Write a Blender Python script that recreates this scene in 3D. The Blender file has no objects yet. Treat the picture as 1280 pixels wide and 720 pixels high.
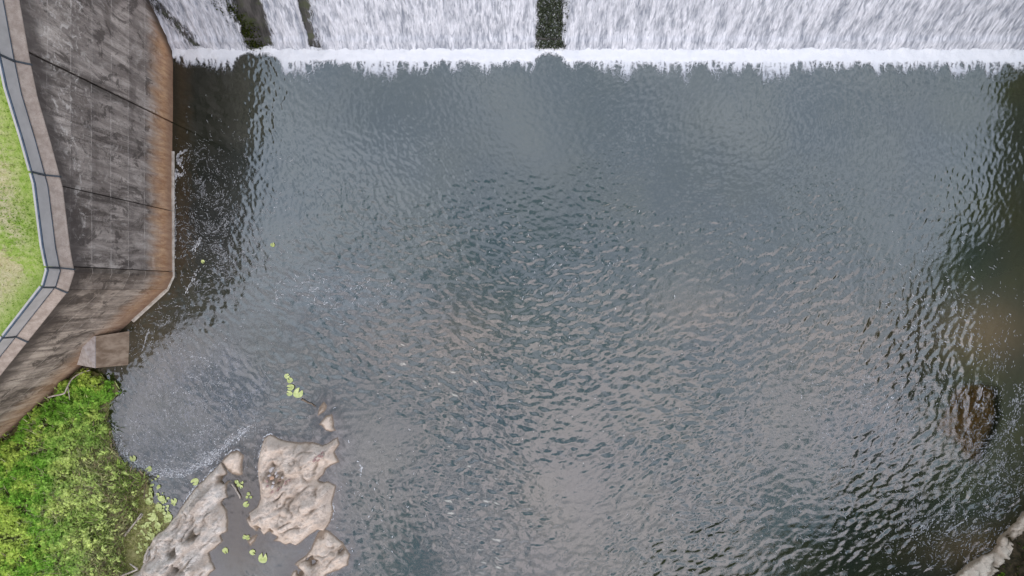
import bpy, math, random
import numpy as np

random.seed(7)
rng = np.random.default_rng(11)
scene = bpy.context.scene
COL = scene.collection
H = 40.0                      # drone height above the pool (m)
K = H / (1280 * 24 / 36)      # metres per photo pixel at water level


def P(px, py, z=0.0):
    f = K * (H - z) / H
    return ((px - 640) * f, (360 - py) * f)


def PP(pts, z=0.0):
    return np.array([P(a, b, z) for a, b in pts], float)


# ------------------------------------------------------------------ noise
_perm = np.random.default_rng(3).permutation(256)
_perm = np.concatenate([_perm, _perm, _perm])
_ang = np.random.default_rng(4).random(256) * 2 * math.pi
_gx, _gy = np.cos(_ang), np.sin(_ang)


def perlin(x, y, seed=0):
    x = np.asarray(x, float) + seed * 17.37
    y = np.asarray(y, float) + seed * 9.71
    xi = np.floor(x).astype(np.int64); yi = np.floor(y).astype(np.int64)
    xf = x - xi; yf = y - yi
    u = xf * xf * xf * (xf * (xf * 6 - 15) + 10)
    v = yf * yf * yf * (yf * (yf * 6 - 15) + 10)

    def g(ix, iy, dx, dy):
        h = _perm[(_perm[ix & 255] + iy) & 255]
        return _gx[h] * dx + _gy[h] * dy
    a = g(xi, yi, xf, yf); b = g(xi + 1, yi, xf - 1, yf)
    c = g(xi, yi + 1, xf, yf - 1); d = g(xi + 1, yi + 1, xf - 1, yf - 1)
    return (a + u * (b - a)) + v * ((c + u * (d - c)) - (a + u * (b - a)))


def fbm(x, y, o=4, seed=0, gain=.5):
    t = 0; a = 1.0
    for i in range(o):
        t = t + a * perlin(x * 2 ** i, y * 2 ** i, seed + i * 5)
        a *= gain
    return t


def sstep(a, b, x):
    t = np.clip((np.asarray(x, float) - a) / (b - a), 0, 1)
    return t * t * (3 - 2 * t)


def sdist(X, Y, poly):
    """signed distance to a polygon, positive inside"""
    d = np.full(X.shape, 1e9); ins = np.zeros(X.shape, bool)
    n = len(poly)
    for i in range(n):
        x0, y0 = poly[i]; x1, y1 = poly[(i + 1) % n]
        ex, ey = x1 - x0, y1 - y0
        t = np.clip(((X - x0) * ex + (Y - y0) * ey) / (ex * ex + ey * ey + 1e-12), 0, 1)
        d = np.minimum(d, np.hypot(X - x0 - t * ex, Y - y0 - t * ey))
        c = (y0 > Y) != (y1 > Y)
        ins ^= c & (X < (x1 - x0) * (Y - y0) / (y1 - y0 + 1e-12) + x0)
    return np.where(ins, d, -d)


def ldist(X, Y, line):
    d = np.full(np.shape(X), 1e9)
    for i in range(len(line) - 1):
        x0, y0 = line[i]; x1, y1 = line[i + 1]
        ex, ey = x1 - x0, y1 - y0
        t = np.clip(((X - x0) * ex + (Y - y0) * ey) / (ex * ex + ey * ey + 1e-12), 0, 1)
        d = np.minimum(d, np.hypot(X - x0 - t * ex, Y - y0 - t * ey))
    return d


# ------------------------------------------------------------------ objects
def setp(o, label=None, cat=None, group=None, kind=None):
    if label: o['label'] = label
    if cat: o['category'] = cat
    if group: o['group'] = group
    if kind: o['kind'] = kind
    return o


def link(name, me, mat, parent=None, loc=(0, 0, 0)):
    o = bpy.data.objects.new(name, me)
    COL.objects.link(o)
    if mat and not me.materials: me.materials.append(mat)
    o.location = loc
    if parent: o.parent = parent
    return o


def mesh_np(name, V, F, mat, attrs=None, cols=None, parent=None, loc=(0, 0, 0), smooth=True):
    V = np.asarray(V, np.float32).reshape(-1, 3) - np.array(loc, np.float32)
    F = np.asarray(F, np.int32); k = F.shape[1]
    me = bpy.data.meshes.new(name)
    me.vertices.add(len(V)); me.vertices.foreach_set('co', V.ravel())
    me.loops.add(F.size); me.loops.foreach_set('vertex_index', F.ravel())
    me.polygons.add(len(F))
    me.polygons.foreach_set('loop_start', np.arange(0, F.size, k, dtype=np.int32))
    me.polygons.foreach_set('use_smooth', np.full(len(F), smooth))
    me.update(calc_edges=True)
    for n, a in (attrs or {}).items():
        at = me.attributes.new(n, 'FLOAT', 'POINT')
        at.data.foreach_set('value', np.asarray(a, np.float32).ravel())
    for n, a in (cols or {}).items():
        at = me.attributes.new(n, 'FLOAT_COLOR', 'POINT')
        a = np.asarray(a, np.float32)
        if a.shape[1] == 3: a = np.concatenate([a, np.ones((len(a), 1), np.float32)], 1)
        at.data.foreach_set('color', a.ravel())
    me.validate()
    ploc = loc if parent is None else (0, 0, 0)
    return link(name, me, mat, parent, ploc)


def grid_faces(ny, nx):
    i = np.arange((ny - 1) * (nx - 1)); r = i // (nx - 1); c = i % (nx - 1)
    a = r * nx + c
    return np.stack([a, a + 1, a + nx + 1, a + nx], 1)


def empty(name, loc):
    o = bpy.data.objects.new(name, None); COL.objects.link(o); o.location = loc
    o.empty_display_size = .2
    return o


def mesh_py(name, V, F, mat, parent=None, loc=(0, 0, 0), smooth=False, bevel=0):
    me = bpy.data.meshes.new(name)
    me.from_pydata([(v[0] - loc[0], v[1] - loc[1], v[2] - loc[2]) for v in V], [], F)
    me.validate(); me.update()
    if smooth:
        for p in me.polygons: p.use_smooth = True
    o = link(name, me, mat, parent, loc if parent is None else (0, 0, 0))
    if bevel:
        m = o.modifiers.new('bevel', 'BEVEL'); m.width = bevel; m.segments = 2
    return o


def tube(pts, radii, n=7):
    pts = np.asarray(pts, float); V = []; F = []
    for i, p in enumerate(pts):
        t = pts[min(i + 1, len(pts) - 1)] - pts[max(i - 1, 0)]
        t /= np.linalg.norm(t) + 1e-9
        a = np.cross(t, [0, 0, 1.0])
        if np.linalg.norm(a) < .1: a = np.cross(t, [1.0, 0, 0])
        a /= np.linalg.norm(a); b = np.cross(t, a)
        for k in range(n):
            q = 2 * math.pi * k / n
            V.append(p + radii[i] * (math.cos(q) * a + math.sin(q) * b))
    for i in range(len(pts) - 1):
        for k in range(n):
            F.append((i * n + k, i * n + (k + 1) % n, (i + 1) * n + (k + 1) % n, (i + 1) * n + k))
    F.append(tuple(range(n))[::-1]); F.append(tuple((len(pts) - 1) * n + k for k in range(n)))
    return V, F


# ------------------------------------------------------------------ node helpers
class NT:
    def __init__(s, tree): s.t = tree

    def n(s, typ, ins=None, **kw):
        nd = s.t.nodes.new(typ)
        for k, v in kw.items(): setattr(nd, k, v)
        for k, v in (ins or {}).items():
            so = nd.inputs[k]
            if hasattr(v, 'is_output') or isinstance(v, bpy.types.NodeSocket): s.t.links.new(v, so)
            else: so.default_value = v
        return nd

    def math(s, op, a, b=0.0, c=0.0, clamp=False):
        nd = s.n('ShaderNodeMath', {0: a, 1: b, 2: c}, operation=op); nd.use_clamp = clamp
        return nd.outputs[0]

    def mix(s, f, a, b, mode='MIX'):
        nd = s.n('ShaderNodeMix', data_type='RGBA', blend_type=mode)
        for i, v in ((0, f), (6, a), (7, b)):
            if isinstance(v, bpy.types.NodeSocket): s.t.links.new(v, nd.inputs[i])
            elif i: nd.inputs[i].default_value = (*v[:3], 1)
            else: nd.inputs[i].default_value = v
        return nd.outputs[2]

    def noise(s, vec, scale, detail=4, rough=.55, dist=0.0):
        nd = s.n('ShaderNodeTexNoise', {'Vector': vec, 'Scale': scale, 'Detail': detail, 'Roughness': rough, 'Distortion': dist})
        return nd.outputs['Fac']

    def map(s, vec, scale=(1, 1, 1), loc=(0, 0, 0), rot=(0, 0, 0)):
        return s.n('ShaderNodeMapping', {'Vector': vec, 'Scale': scale, 'Location': loc, 'Rotation': rot}).outputs[0]

    def ramp(s, f, a, b, lo=0.0, hi=1.0, smooth=True):
        nd = s.n('ShaderNodeMapRange', {0: f, 1: a, 2: b, 3: lo, 4: hi})
        nd.interpolation_type = 'SMOOTHSTEP' if smooth else 'LINEAR'
        return nd.outputs[0]

    def attr(s, name):
        return s.n('ShaderNodeAttribute', attribute_name=name)

    def bump(s, h, strength=.3, dist=.02):
        return s.n('ShaderNodeBump', {'Height': h, 'Strength': strength, 'Distance': dist}).outputs[0]


def new_mat(name):
    m = bpy.data.materials.new(name); m.use_nodes = True
    t = m.node_tree; t.nodes.clear()
    s = NT(t)
    out = t.nodes.new('ShaderNodeOutputMaterial')
    pos = s.n('ShaderNodeNewGeometry').outputs['Position']
    return m, s, out, pos


def bsdf(s, out, color, rough=.8, normal=None, spec=.3):
    ins = {'Base Color': color if isinstance(color, bpy.types.NodeSocket) else (*color, 1), 'Roughness': rough, 'Specular IOR Level': spec}
    if normal is not None: ins['Normal'] = normal
    b = s.n('ShaderNodeBsdfPrincipled', ins)
    s.t.links.new(b.outputs[0], out.inputs[0])
    return b


# ------------------------------------------------------------------ materials
def mat_water():
    m, s, out, pos = new_mat('pool_water')
    clear = s.attr('clear').outputs['Fac']; film = s.attr('film').outputs['Fac']; micro = s.attr('micro').outputs['Fac']
    mud = s.attr('mud').outputs['Fac']; gloss = s.attr('gloss').outputs['Fac']
    big = s.noise(pos, .16, 3)
    body = s.mix(s.ramp(big, .35, .65), (.020, .028, .021), (.032, .037, .020))
    body = s.mix(mud, body, (.125, .085, .045))
    body = s.mix(1.0, body, s.n('ShaderNodeCombineColor', {0: s.attr('deep').outputs['Fac'], 1: s.attr('deep').outputs['Fac'], 2: s.attr('deep').outputs['Fac']}).outputs[0], 'MULTIPLY')  # scales body colour; paints the wall's dark reflection into the water beside it
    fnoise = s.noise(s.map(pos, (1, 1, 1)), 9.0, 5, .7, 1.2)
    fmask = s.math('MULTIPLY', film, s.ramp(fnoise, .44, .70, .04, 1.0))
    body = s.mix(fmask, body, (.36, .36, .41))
    n1 = s.noise(pos, 6.5, 3, .55, .6); n2 = s.noise(pos, 17, 2, .5, .4)
    hh = s.math('MULTIPLY', s.math('ADD', n1, s.math('MULTIPLY', n2, .35)), micro)
    nrm = s.bump(hh, 1.0, .008)
    dif = s.n('ShaderNodeBsdfDiffuse', {'Color': body, 'Normal': nrm}).outputs[0]
    tr = s.n('ShaderNodeBsdfTransparent', {'Color': (.78, .74, .58, 1)}).outputs[0]
    base = s.n('ShaderNodeMixShader', {0: s.math('MULTIPLY', clear, s.math('SUBTRACT', 1.0, fmask)), 1: dif, 2: tr}).outputs[0]
    gl = s.n('ShaderNodeBsdfGlossy', {'Color': (1, 1, 1, 1), 'Roughness': .03, 'Normal': nrm}).outputs[0]
    fr = s.n('ShaderNodeFresnel', {'IOR': 2.35, 'Normal': nrm}).outputs[0]
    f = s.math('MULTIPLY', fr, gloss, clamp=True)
    f = s.math('MULTIPLY', f, s.math('SUBTRACT', 1.0, s.math('MULTIPLY', fmask, .4)))
    sh = s.n('ShaderNodeMixShader', {0: f, 1: base, 2: gl}).outputs[0]
    s.t.links.new(sh, out.inputs[0])
    return m


def mat_foam():
    m, s, out, pos = new_mat('foam')
    a = s.attr('cov').outputs['Fac']; tone = s.attr('tone').outputs['Fac']
    n = s.noise(pos, 9.0, 5, .65, .8)
    al = s.ramp(s.math('ADD', a, s.math('MULTIPLY', s.math('SUBTRACT', n, .5), 1.1)), .24, .80)
    c = s.mix(tone, (.50, .52, .56), (.82, .825, .835))
    b = bsdf(s, out, c, .75, s.bump(s.noise(pos, 14, 4, .6), .5, .05), .2)
    s.t.links.new(al, b.inputs['Alpha'])
    return m


def mat_fleck():
    m, s, out, pos = new_mat('foam_fleck')
    bsdf(s, out, s.attr('col').outputs['Color'], .8, None, .2)
    return m


def mat_fall():
    m, s, out, pos = new_mat('falling_water')
    a = s.attr('cov').outputs['Fac']; tone = s.attr('tone').outputs['Fac']
    mp = s.map(pos, (1, .34, .34))
    n = s.noise(mp, 7.0, 6, .7, .5)
    n2 = s.noise(s.map(pos, (1, .20, .20)), 9.5, 5, .62, .6)
    n3 = s.noise(s.map(pos, (1, .24, .24)), 5.0, 3, .55, .8)
    n5 = s.noise(s.map(pos, (1, .35, .35)), .9, 4, .6, .4)
    al = s.ramp(s.math('ADD', a, s.math('MULTIPLY', s.math('SUBTRACT', n, .5), 1.1)), .30, .62)
    tt = s.math('ADD', s.math('MULTIPLY', tone, .55), s.math('MULTIPLY', s.math('SUBTRACT', n2, .36), 1.5), clamp=True)
    n4 = s.noise(s.map(pos, (1, .16, .16)), 15.0, 3, .6, .3)
    tt = s.math('MULTIPLY', tt, s.ramp(s.math('ADD', n3, s.math('MULTIPLY', s.math('SUBTRACT', n5, .5), .35)), .36, .47, .38, 1.0))
    tt = s.math('ADD', tt, s.math('MULTIPLY', s.math('SUBTRACT', n4, .5), .8), clamp=True)
    c = s.mix(tt, (.21, .23, .27), (.81, .815, .85))
    b = bsdf(s, out, c, .5, s.bump(s.math('ADD', n2, n), .7, .06), .4)
    s.t.links.new(al, b.inputs['Alpha'])
    return m


def mat_dam():
    m, s, out, pos = new_mat('wet_dam_concrete')
    n = s.noise(s.map(pos, (1, .25, .25)), 3.0, 6, .65)
    n2 = s.noise(pos, 1.2, 4, .6)
    c = s.mix(s.ramp(n, .35, .7), (.020, .019, .017), (.10, .092, .085))
    c = s.mix(s.math('MULTIPLY', s.ramp(n2, .48, .66), .8), c, (.050, .062, .020))
    bsdf(s, out, c, .45, s.bump(n, .6, .06), .4)
    return m


def mat_wall(tone=1.0):
    m, s, out, pos = new_mat('stained_concrete')
    sep = s.n('ShaderNodeSeparateXYZ', {0: pos}); z = sep.outputs[2]; y = sep.outputs[1]; x = sep.outputs[0]
    streak = s.noise(s.map(pos, (1.6, 1.6, .17)), 1.5, 7, .68, .5)
    fine = s.noise(s.map(pos, (1, 1, .22)), 5.5, 6, .65, .4)
    blot = s.noise(pos, .55, 5, .6, .5)
    grit = s.noise(pos, 14, 4, .7)
    c = s.mix(s.ramp(streak, .32, .68), (.26, .222, .190), (.70, .615, .535))
    c = s.mix(s.math('MULTIPLY', s.ramp(s.math('ADD', blot, s.math('MULTIPLY', s.math('SUBTRACT', fine, .5), .5)), .46, .66), .68), c, (.13, .107, .09))
    c = s.mix(s.math('MULTIPLY', s.ramp(fine, .52, .75), .6), c, (.70, .63, .56))
    c = s.mix(s.math('MULTIPLY', s.ramp(fine, .46, .28), .6), c, (.115, .094, .078))
    # pour lifts: each band a slightly different tone, pale lime along the joint
    q = s.math('DIVIDE', s.math('SUBTRACT', z, 3.05), 1.55)
    fl = s.math('FLOOR', q); fr = s.math('FRACT', q)
    wn = s.n('ShaderNodeTexWhiteNoise', noise_dimensions='1D'); s.t.links.new(fl, wn.inputs['W'])
    c = s.mix(s.math('MULTIPLY', wn.outputs[0], .30), c, (.14, .115, .098))
    pb = s.n('ShaderNodeTexWhiteNoise', noise_dimensions='2D')
    s.t.links.new(s.n('ShaderNodeCombineXYZ', {0: s.math('FLOOR', s.math('DIVIDE', s.math('ADD', y, s.math('MULTIPLY', fl, .7)), 2.4)), 1: fl}).outputs[0], pb.inputs['Vector'])
    c = s.mix(s.math('MULTIPLY', pb.outputs[0], .30), c, (.16, .13, .11))
    # long dark runs of algae, heaviest on the middle and downstream bays
    run = s.noise(s.map(pos, (1.1, 1.1, .07)), 1.1, 5, .7, .6)
    runm = s.math('MULTIPLY', s.ramp(s.math('ADD', run, s.math('MULTIPLY', s.math('SUBTRACT', grit, .5), .25)), .50, .64), s.ramp(z, 1.5, 6.5, .25, .85))
    runm = s.math('MULTIPLY', runm, s.ramp(y, 12.0, 7.0, .45, 1.0))
    c = s.mix(runm, c, (.075, .060, .050))
    for jy, amt in ((9.69, .8), (4.5, .45), (.96, .6)):
        jd = s.math('ADD', s.math('SUBTRACT', jy, y), s.math('MULTIPLY', s.math('SUBTRACT', fine, .5), .9))
        jm = s.math('MULTIPLY', s.math('MULTIPLY', s.ramp(jd, -.12, .02), s.ramp(jd, .75, .1)), s.ramp(z, 3.0, 7.0, .1, 1.0))
        c = s.mix(s.math('MULTIPLY', jm, amt), c, (.06, .05, .042))
    b2 = s.noise(s.map(pos, (1, 1, .5)), 1.0, 7, .74, .8)
    c = s.mix(s.math('MULTIPLY', s.ramp(b2, .53, .60), .78), c, (.08, .066, .056))
    c = s.mix(s.math('MULTIPLY', s.ramp(b2, .455, .36), .42), c, (.66, .60, .53))
    lift_dark = s.math('MULTIPLY', s.ramp(fr, .55, .98), s.ramp(streak, .62, .40))  # darker towards the top of each lift
    c = s.mix(s.math('MULTIPLY', lift_dark, .35), c, (.10, .088, .08))
    wob = s.math('MULTIPLY', s.math('SUBTRACT', fine, .5), .05)
    dl = s.math('ABSOLUTE', s.math('SUBTRACT', s.math('ADD', fr, wob), .5))       # .5 at the joint
    line = s.math('MULTIPLY', s.ramp(dl, .474, .493), s.ramp(s.noise(s.map(pos, (1, 1, .25)), 1.7, 6, .8), .42, .62, .08, 1.0))
    c = s.mix(s.math('MULTIPLY', line, .62), c, (.70, .63, .56))
    # white lime crust high on the face, dark damp band under the coping
    hi = s.ramp(z, 7.2, 8.8)
    lime = s.math('MULTIPLY', s.math('MULTIPLY', hi, s.ramp(s.noise(pos, 1.9, 6, .72, 1.0), .53, .66)), .75)
    c = s.mix(lime, c, (.76, .70, .63))
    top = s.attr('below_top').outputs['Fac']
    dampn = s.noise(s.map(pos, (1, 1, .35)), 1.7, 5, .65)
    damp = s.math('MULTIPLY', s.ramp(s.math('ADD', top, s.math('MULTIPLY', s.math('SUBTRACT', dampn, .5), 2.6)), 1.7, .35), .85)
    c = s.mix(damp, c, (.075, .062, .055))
    # iron-brown tidal band
    o1 = s.ramp(s.math('ADD', z, s.math('MULTIPLY', s.math('SUBTRACT', streak, .5), 2.4)), 3.1, 1.0)
    oc = s.mix(s.ramp(fine, .3, .7), (.42, .205, .095), (.72, .45, .245))
    c = s.mix(s.math('MULTIPLY', o1, s.ramp(y, -3.0, 2.5, .42, .85)), c, oc)
    o2 = s.ramp(z, 1.1, .2)
    c = s.mix(s.math('MULTIPLY', o2, .6), c, (.27, .17, .12))
    # wet edge where the spillway apron meets the wall
    d = s.math('SUBTRACT', s.math('SUBTRACT', y, 13.97), s.math('MULTIPLY', z, .68))
    c = s.mix(s.math('MULTIPLY', s.ramp(s.math('ADD', d, s.math('MULTIPLY', s.math('SUBTRACT', fine, .5), .5)), -1.0, -.15), .85), c, (.022, .018, .014))
    c = s.mix(s.math('MULTIPLY', s.ramp(grit, .35, .65), .16), c, (.12, .10, .09))
    if tone != 1.0: c = s.mix(1.0, c, (tone, tone * .96, tone * .9), 'MULTIPLY')
    nb = s.math('ADD', s.math('MULTIPLY', grit, .4), s.math('SUBTRACT', fine, s.math('MULTIPLY', line, .5)))
    bsdf(s, out, c, .9, s.bump(nb, .6, .04), .2)
    return m


def mat_simple(name, a, b, scale=4.0, rough=.85, bump=.4, dist=.03, stretch=(1, 1, 1), lo=.35, hi=.65, spec=.2):
    m, s, out, pos = new_mat(name)
    n = s.noise(s.map(pos, stretch), scale, 6, .65, .3)
    bsdf(s, out, s.mix(s.ramp(n, lo, hi), a, b), rough, s.bump(n, bump, dist), spec)
    return m


def mat_coping():
    m, s, out, pos = new_mat('coping_concrete')
    n = s.noise(pos, 3.0, 6, .7); g = s.noise(pos, 22, 3, .7)
    c = s.mix(s.ramp(n, .3, .7), (.31, .25, .205), (.46, .385, .325))
    c = s.mix(s.math('MULTIPLY', s.ramp(g, .5, .72), .55), c, (.22, .18, .16))
    bsdf(s, out, c, .9, s.bump(g, .6, .03), .2)
    return m


def mat_lawn():
    m, s, out, pos = new_mat('lawn_grass')
    n = s.noise(pos, .42, 4, .6, .4); f = s.noise(pos, 5.0, 6, .7); g = s.noise(pos, 19, 3, .7)
    edge = s.attr('edge').outputs['Fac']
    c = s.mix(s.ramp(f, .3, .7), (.24, .36, .055), (.40, .48, .14))
    dry = s.mix(s.ramp(f, .3, .7), (.46, .40, .21), (.60, .51, .35))
    k = s.math('MULTIPLY', s.ramp(s.math('ADD', n, s.math('MULTIPLY', s.math('SUBTRACT', f, .5), .5)), .36, .56), s.ramp(edge, .9, 2.2))
    c = s.mix(s.math('MULTIPLY', k, .85), c, dry)
    c = s.mix(s.math('MULTIPLY', s.ramp(g, .52, .3), .5), c, (.13, .22, .03))
    bsdf(s, out, c, .9, s.bump(s.math('ADD', g, f), .8, .06), .1)
    return m


def mat_rock(name, a, b, dark, wet, ang):
    m, s, out, pos = new_mat(name)
    z = s.n('ShaderNodeSeparateXYZ', {0: pos}).outputs[2]
    tone = s.attr('tone').outputs['Fac']; pit = s.attr('pit').outputs['Fac']
    mp = s.map(pos, (1.0, 1.9, 1), rot=(0, 0, -ang))
    st = s.noise(mp, 1.5, 8, .68, 1.4)
    n = s.noise(pos, 2.2, 7, .68, .4); g = s.noise(pos, 12, 5, .7)
    c = s.mix(s.ramp(s.math('ADD', s.math('MULTIPLY', n, .6), s.math('MULTIPLY', tone, .4)), .3, .7), a, b)
    c = s.mix(s.math('MULTIPLY', s.ramp(st, .47, .36), .5), c, dark)
    vor = s.n('ShaderNodeTexVoronoi', {'Vector': s.n('ShaderNodeVectorMath', {0: mp, 1: s.n('ShaderNodeVectorMath', {0: s.n('ShaderNodeTexNoise', {'Vector': pos, 'Scale': 1.6, 'Detail': 4}).outputs['Color'], 1: (.9, .9, .9)}, operation='MULTIPLY').outputs[0]}, operation='ADD').outputs[0], 'Scale': 1.1}, feature='DISTANCE_TO_EDGE').outputs['Distance']
    c = s.mix(s.math('MULTIPLY', s.math('MULTIPLY', s.ramp(vor, .035, .0), s.ramp(n, .42, .6)), .6), c, dark)
    c = s.mix(s.math('MULTIPLY', s.ramp(g, .5, .30), .42), c, dark)
    c = s.mix(s.math('MULTIPLY', s.ramp(g, .56, .75), .35), c, (.56, .52, .47))
    tanm = s.ramp(s.math('ADD', z, s.math('MULTIPLY', s.math('SUBTRACT', n, .5), .7)), .42, .12)
    c = s.mix(s.math('MULTIPLY', tanm, .45), c, (.66, .53, .41))
    c = s.mix(s.math('MULTIPLY', pit, .85), c, wet)  # wet hollows, plus crevice shade painted into the cracks
    zz = s.math('ADD', z, s.math('MULTIPLY', s.math('SUBTRACT', g, .5), .12))
    c = s.mix(s.math('MULTIPLY', s.ramp(zz, .17, .03), .0 if name == 'drowned_rock' else .8), c, wet)
    c = s.mix(s.math('MULTIPLY', s.ramp(zz, -.05, -.6), .0 if name == 'drowned_rock' else .8), c, (.15, .105, .05))
    bsdf(s, out, c, .88, s.bump(s.math('ADD', s.math('MULTIPLY', g, .5), st), .8, .06), .25)
    return m


def mat_leaf(name, rough=.6):
    m, s, out, pos = new_mat(name)
    c = s.attr('col').outputs['Color']
    d = s.n('ShaderNodeBsdfDiffuse', {'Color': c}).outputs[0]
    t = s.n('ShaderNodeBsdfTranslucent', {'Color': c}).outputs[0]
    sh = s.n('ShaderNodeMixShader', {0: .35, 1: d, 2: t}).outputs[0]
    s.t.links.new(sh, out.inputs[0])
    return m


def mat_pad(name, a, b):
    m, s, out, pos = new_mat(name)
    n = s.noise(pos, 6.0, 4, .6)
    oi = s.n('ShaderNodeObjectInfo').outputs['Random']
    c = s.mix(s.ramp(n, .3, .7), a, b)
    c = s.mix(s.math('MULTIPLY', oi, .55), c, (.30, .34, .08))
    bsdf(s, out, c, .5, s.bump(n, .3, .01), .35)
    return m


M_WATER = mat_water(); M_FOAM = mat_foam(); M_FLECK = mat_fleck(); M_FALL = mat_fall(); M_DAM = mat_dam()
M_WALL = mat_wall(); M_WALL_B = mat_wall(.80); M_COPE = mat_coping(); M_LAWN = mat_lawn()
M_BUTT = mat_simple('buttress_concrete', (.24, .17, .115), (.44, .34, .25), 2.4, stretch=(1, 1, .3))
M_BUTT_TOP = mat_simple('buttress_cap', (.32, .27, .24), (.48, .43, .40), 3.0)
M_FOOT = mat_simple('footing_concrete', (.36, .31, .25), (.58, .53, .46), 3.0)
M_PANEL = mat_simple('grey_panel', (.39, .375, .355), (.48, .462, .44), 1.3, .6, .1, .01, lo=.3, hi=.7)
M_RAIL = mat_simple('blue_rail', (.040, .060, .085), (.075, .105, .140), 3.0, .5, .1, .01)
M_POST = mat_simple('dark_post', (.045, .055, .062), (.075, .085, .095), 3.0, .5, .1, .01)
STR = math.radians(38)
M_ROCK = mat_rock('pale_rock', (.53, .43, .345), (.73, .615, .51), (.24, .175, .13), (.16, .11, .07), STR)
M_ROCK_G = mat_rock('grey_rock', (.46, .385, .315), (.76, .68, .595), (.20, .155, .12), (.12, .085, .05), math.radians(48))
M_ROCK_L = mat_rock('ledge_rock', (.58, .46, .34), (.82, .71, .57), (.30, .21, .14), (.11, .075, .035), math.radians(52))
M_ROCK_S = mat_rock('drowned_rock', (.55, .30, .07), (.75, .45, .13), (.34, .17, .045), (.55, .30, .07), 0)
M_BED = mat_simple('bed_mud', (.045, .036, .016), (.085, .062, .028), 1.0)
M_MUD = mat_simple('olive_mud', (.13, .13, .035), (.30, .27, .12), 4.5, .8, .8, .08)
M_SOIL = mat_simple('dark_soil', (.028, .024, .012), (.085, .062, .035), 4.0, .9, .9, .08)
M_LEAF = mat_leaf('leaves'); M_PAD = mat_pad('lily_leaf', (.44, .50, .16), (.66, .70, .32))
M_WOOD = mat_simple('bleached_wood', (.33, .28, .23), (.55, .48, .41), 8.0, .85, .4, .02)
M_TWIG = mat_simple('brown_twig', (.12, .085, .06), (.25, .19, .14), 8.0, .85, .4, .02)
M_STONE_W = mat_simple('pale_stone', (.42, .38, .36), (.62, .57, .54), 7.0)
M_STONE_P = mat_simple('pink_stone', (.30, .19, .165), (.46, .32, .285), 7.0)
M_STONE_O = mat_simple('orange_stone', (.42, .25, .15), (.56, .38, .27), 7.0)
M_BARK = mat_simple('bark', (.05, .04, .03), (.11, .09, .07), 6.0)

# ------------------------------------------------------------------ plan of rocks and banks (photo px at water level)
MAIN = [(331, 547), (338, 543), (345, 546), (352, 550), (363, 552), (377, 553), (390, 552), (403, 557), (413, 552), (422, 546), (424, 555),
        (418, 565), (424, 577), (415, 581), (408, 586), (404, 593), (398, 600), (410, 602), (420, 607), (418, 617), (415, 628), (417, 638), (413, 652),
        (405, 664), (397, 662), (390, 667), (383, 672), (377, 677), (370, 682), (363, 679), (357, 681), (350, 677), (342, 676), (347, 671), (340, 667), (336, 664), (330, 668), (325, 662), (320, 664),
        (312, 657), (308, 648), (311, 641), (322, 633), (326, 623), (325, 610), (323, 596), (322, 580), (325, 567), (328, 555)]
LOWER = [(403, 660), (412, 664), (420, 671), (424, 675), (429, 678), (433, 686), (438, 693), (436, 700), (435, 706), (428, 710), (422, 713), (408, 717), (406, 745),
         (356, 745), (361, 724), (367, 714), (374, 710), (368, 705), (376, 699), (383, 694), (388, 687), (392, 678), (396, 668)]
LEFTR = [(271, 583), (277, 578), (284, 589), (290, 602), (284, 606), (283, 613), (285, 622), (277, 627), (283, 636), (285, 645), (285, 655), (284, 664), (276, 669), (279, 676), (270, 684), (262, 691),
         (264, 700), (270, 711), (263, 716), (258, 724), (250, 740), (240, 752), (150, 752), (158, 722), (175, 711), (187, 694), (188, 680), (193, 671), (209, 658), (217, 647), (224, 638),
         (233, 625), (241, 613), (250, 604), (258, 597), (265, 589)]
HEADR = [(277, 576), (281, 572), (289, 565), (298, 563), (305, 569), (303, 580), (303, 593), (297, 594), (290, 592), (284, 587), (279, 580)]
SM1 = [(397, 520), (399, 509), (405, 502), (409, 507), (407, 513)]
SM2 = [(398, 531), (403, 525), (408, 519), (415, 518), (418, 528), (417, 533), (420, 538), (413, 540), (407, 538), (403, 532)]
SM3 = [(309, 677), (315, 670), (322, 668), (319, 676), (313, 682)]
LEDGE = [(1194, 724), (1198, 713), (1206, 707), (1215, 701), (1228, 694), (1240, 688), (1247, 676), (1251, 667), (1260, 664), (1265, 655), (1272, 646), (1280, 641),
         (1300, 622), (1330, 606), (1370, 600), (1370, 800), (1185, 800), (1186, 750)]
DROWN = [(1193, 482), (1220, 477), (1250, 483), (1254, 520), (1246, 545), (1225, 582), (1205, 575), (1196, 556), (1168, 538), (1180, 512)]
DROWN2 = [(1235, 402), (1262, 392), (1300, 398), (1300, 436), (1262, 438), (1240, 428)]
BANK = [(60, 497), (97, 463), (120, 466), (143, 478), (148, 492), (137, 505), (134, 525), (139, 548), (140, 564), (152, 578), (166, 589), (178, 591),
        (183, 600), (173, 615), (172, 640), (157, 662), (150, 690), (158, 716), (165, 760), (165, 840), (-500, 840), (-500, 1000), (-560, 1010), (-30, 582)]
MUDP = [(150, 600), (176, 598), (184, 607), (192, 625), (205, 640), (214, 655), (207, 663), (192, 674), (185, 690), (180, 712), (150, 724), (140, 690)]

# ------------------------------------------------------------------ wall plan
XA = -19.87
A_TOP = ([-3, .4, 4.42, 6.2, 8.0, 9.4, 11.6, 16, 26], [8.2, 9.08, 9.84, 10.6, 11.45, 11.9, 12.5, 13.5, 14.2])
B0 = np.array(P(209, 362)); B1 = np.array(P(0, 553.5)); BD = B1 - B0; BL = np.linalg.norm(BD)
C0 = np.array(P(216.3, 345))


def btop(sv): return 8.92 - 4.02 * sv


def bpt(sv): return B0 + BD * sv


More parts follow.
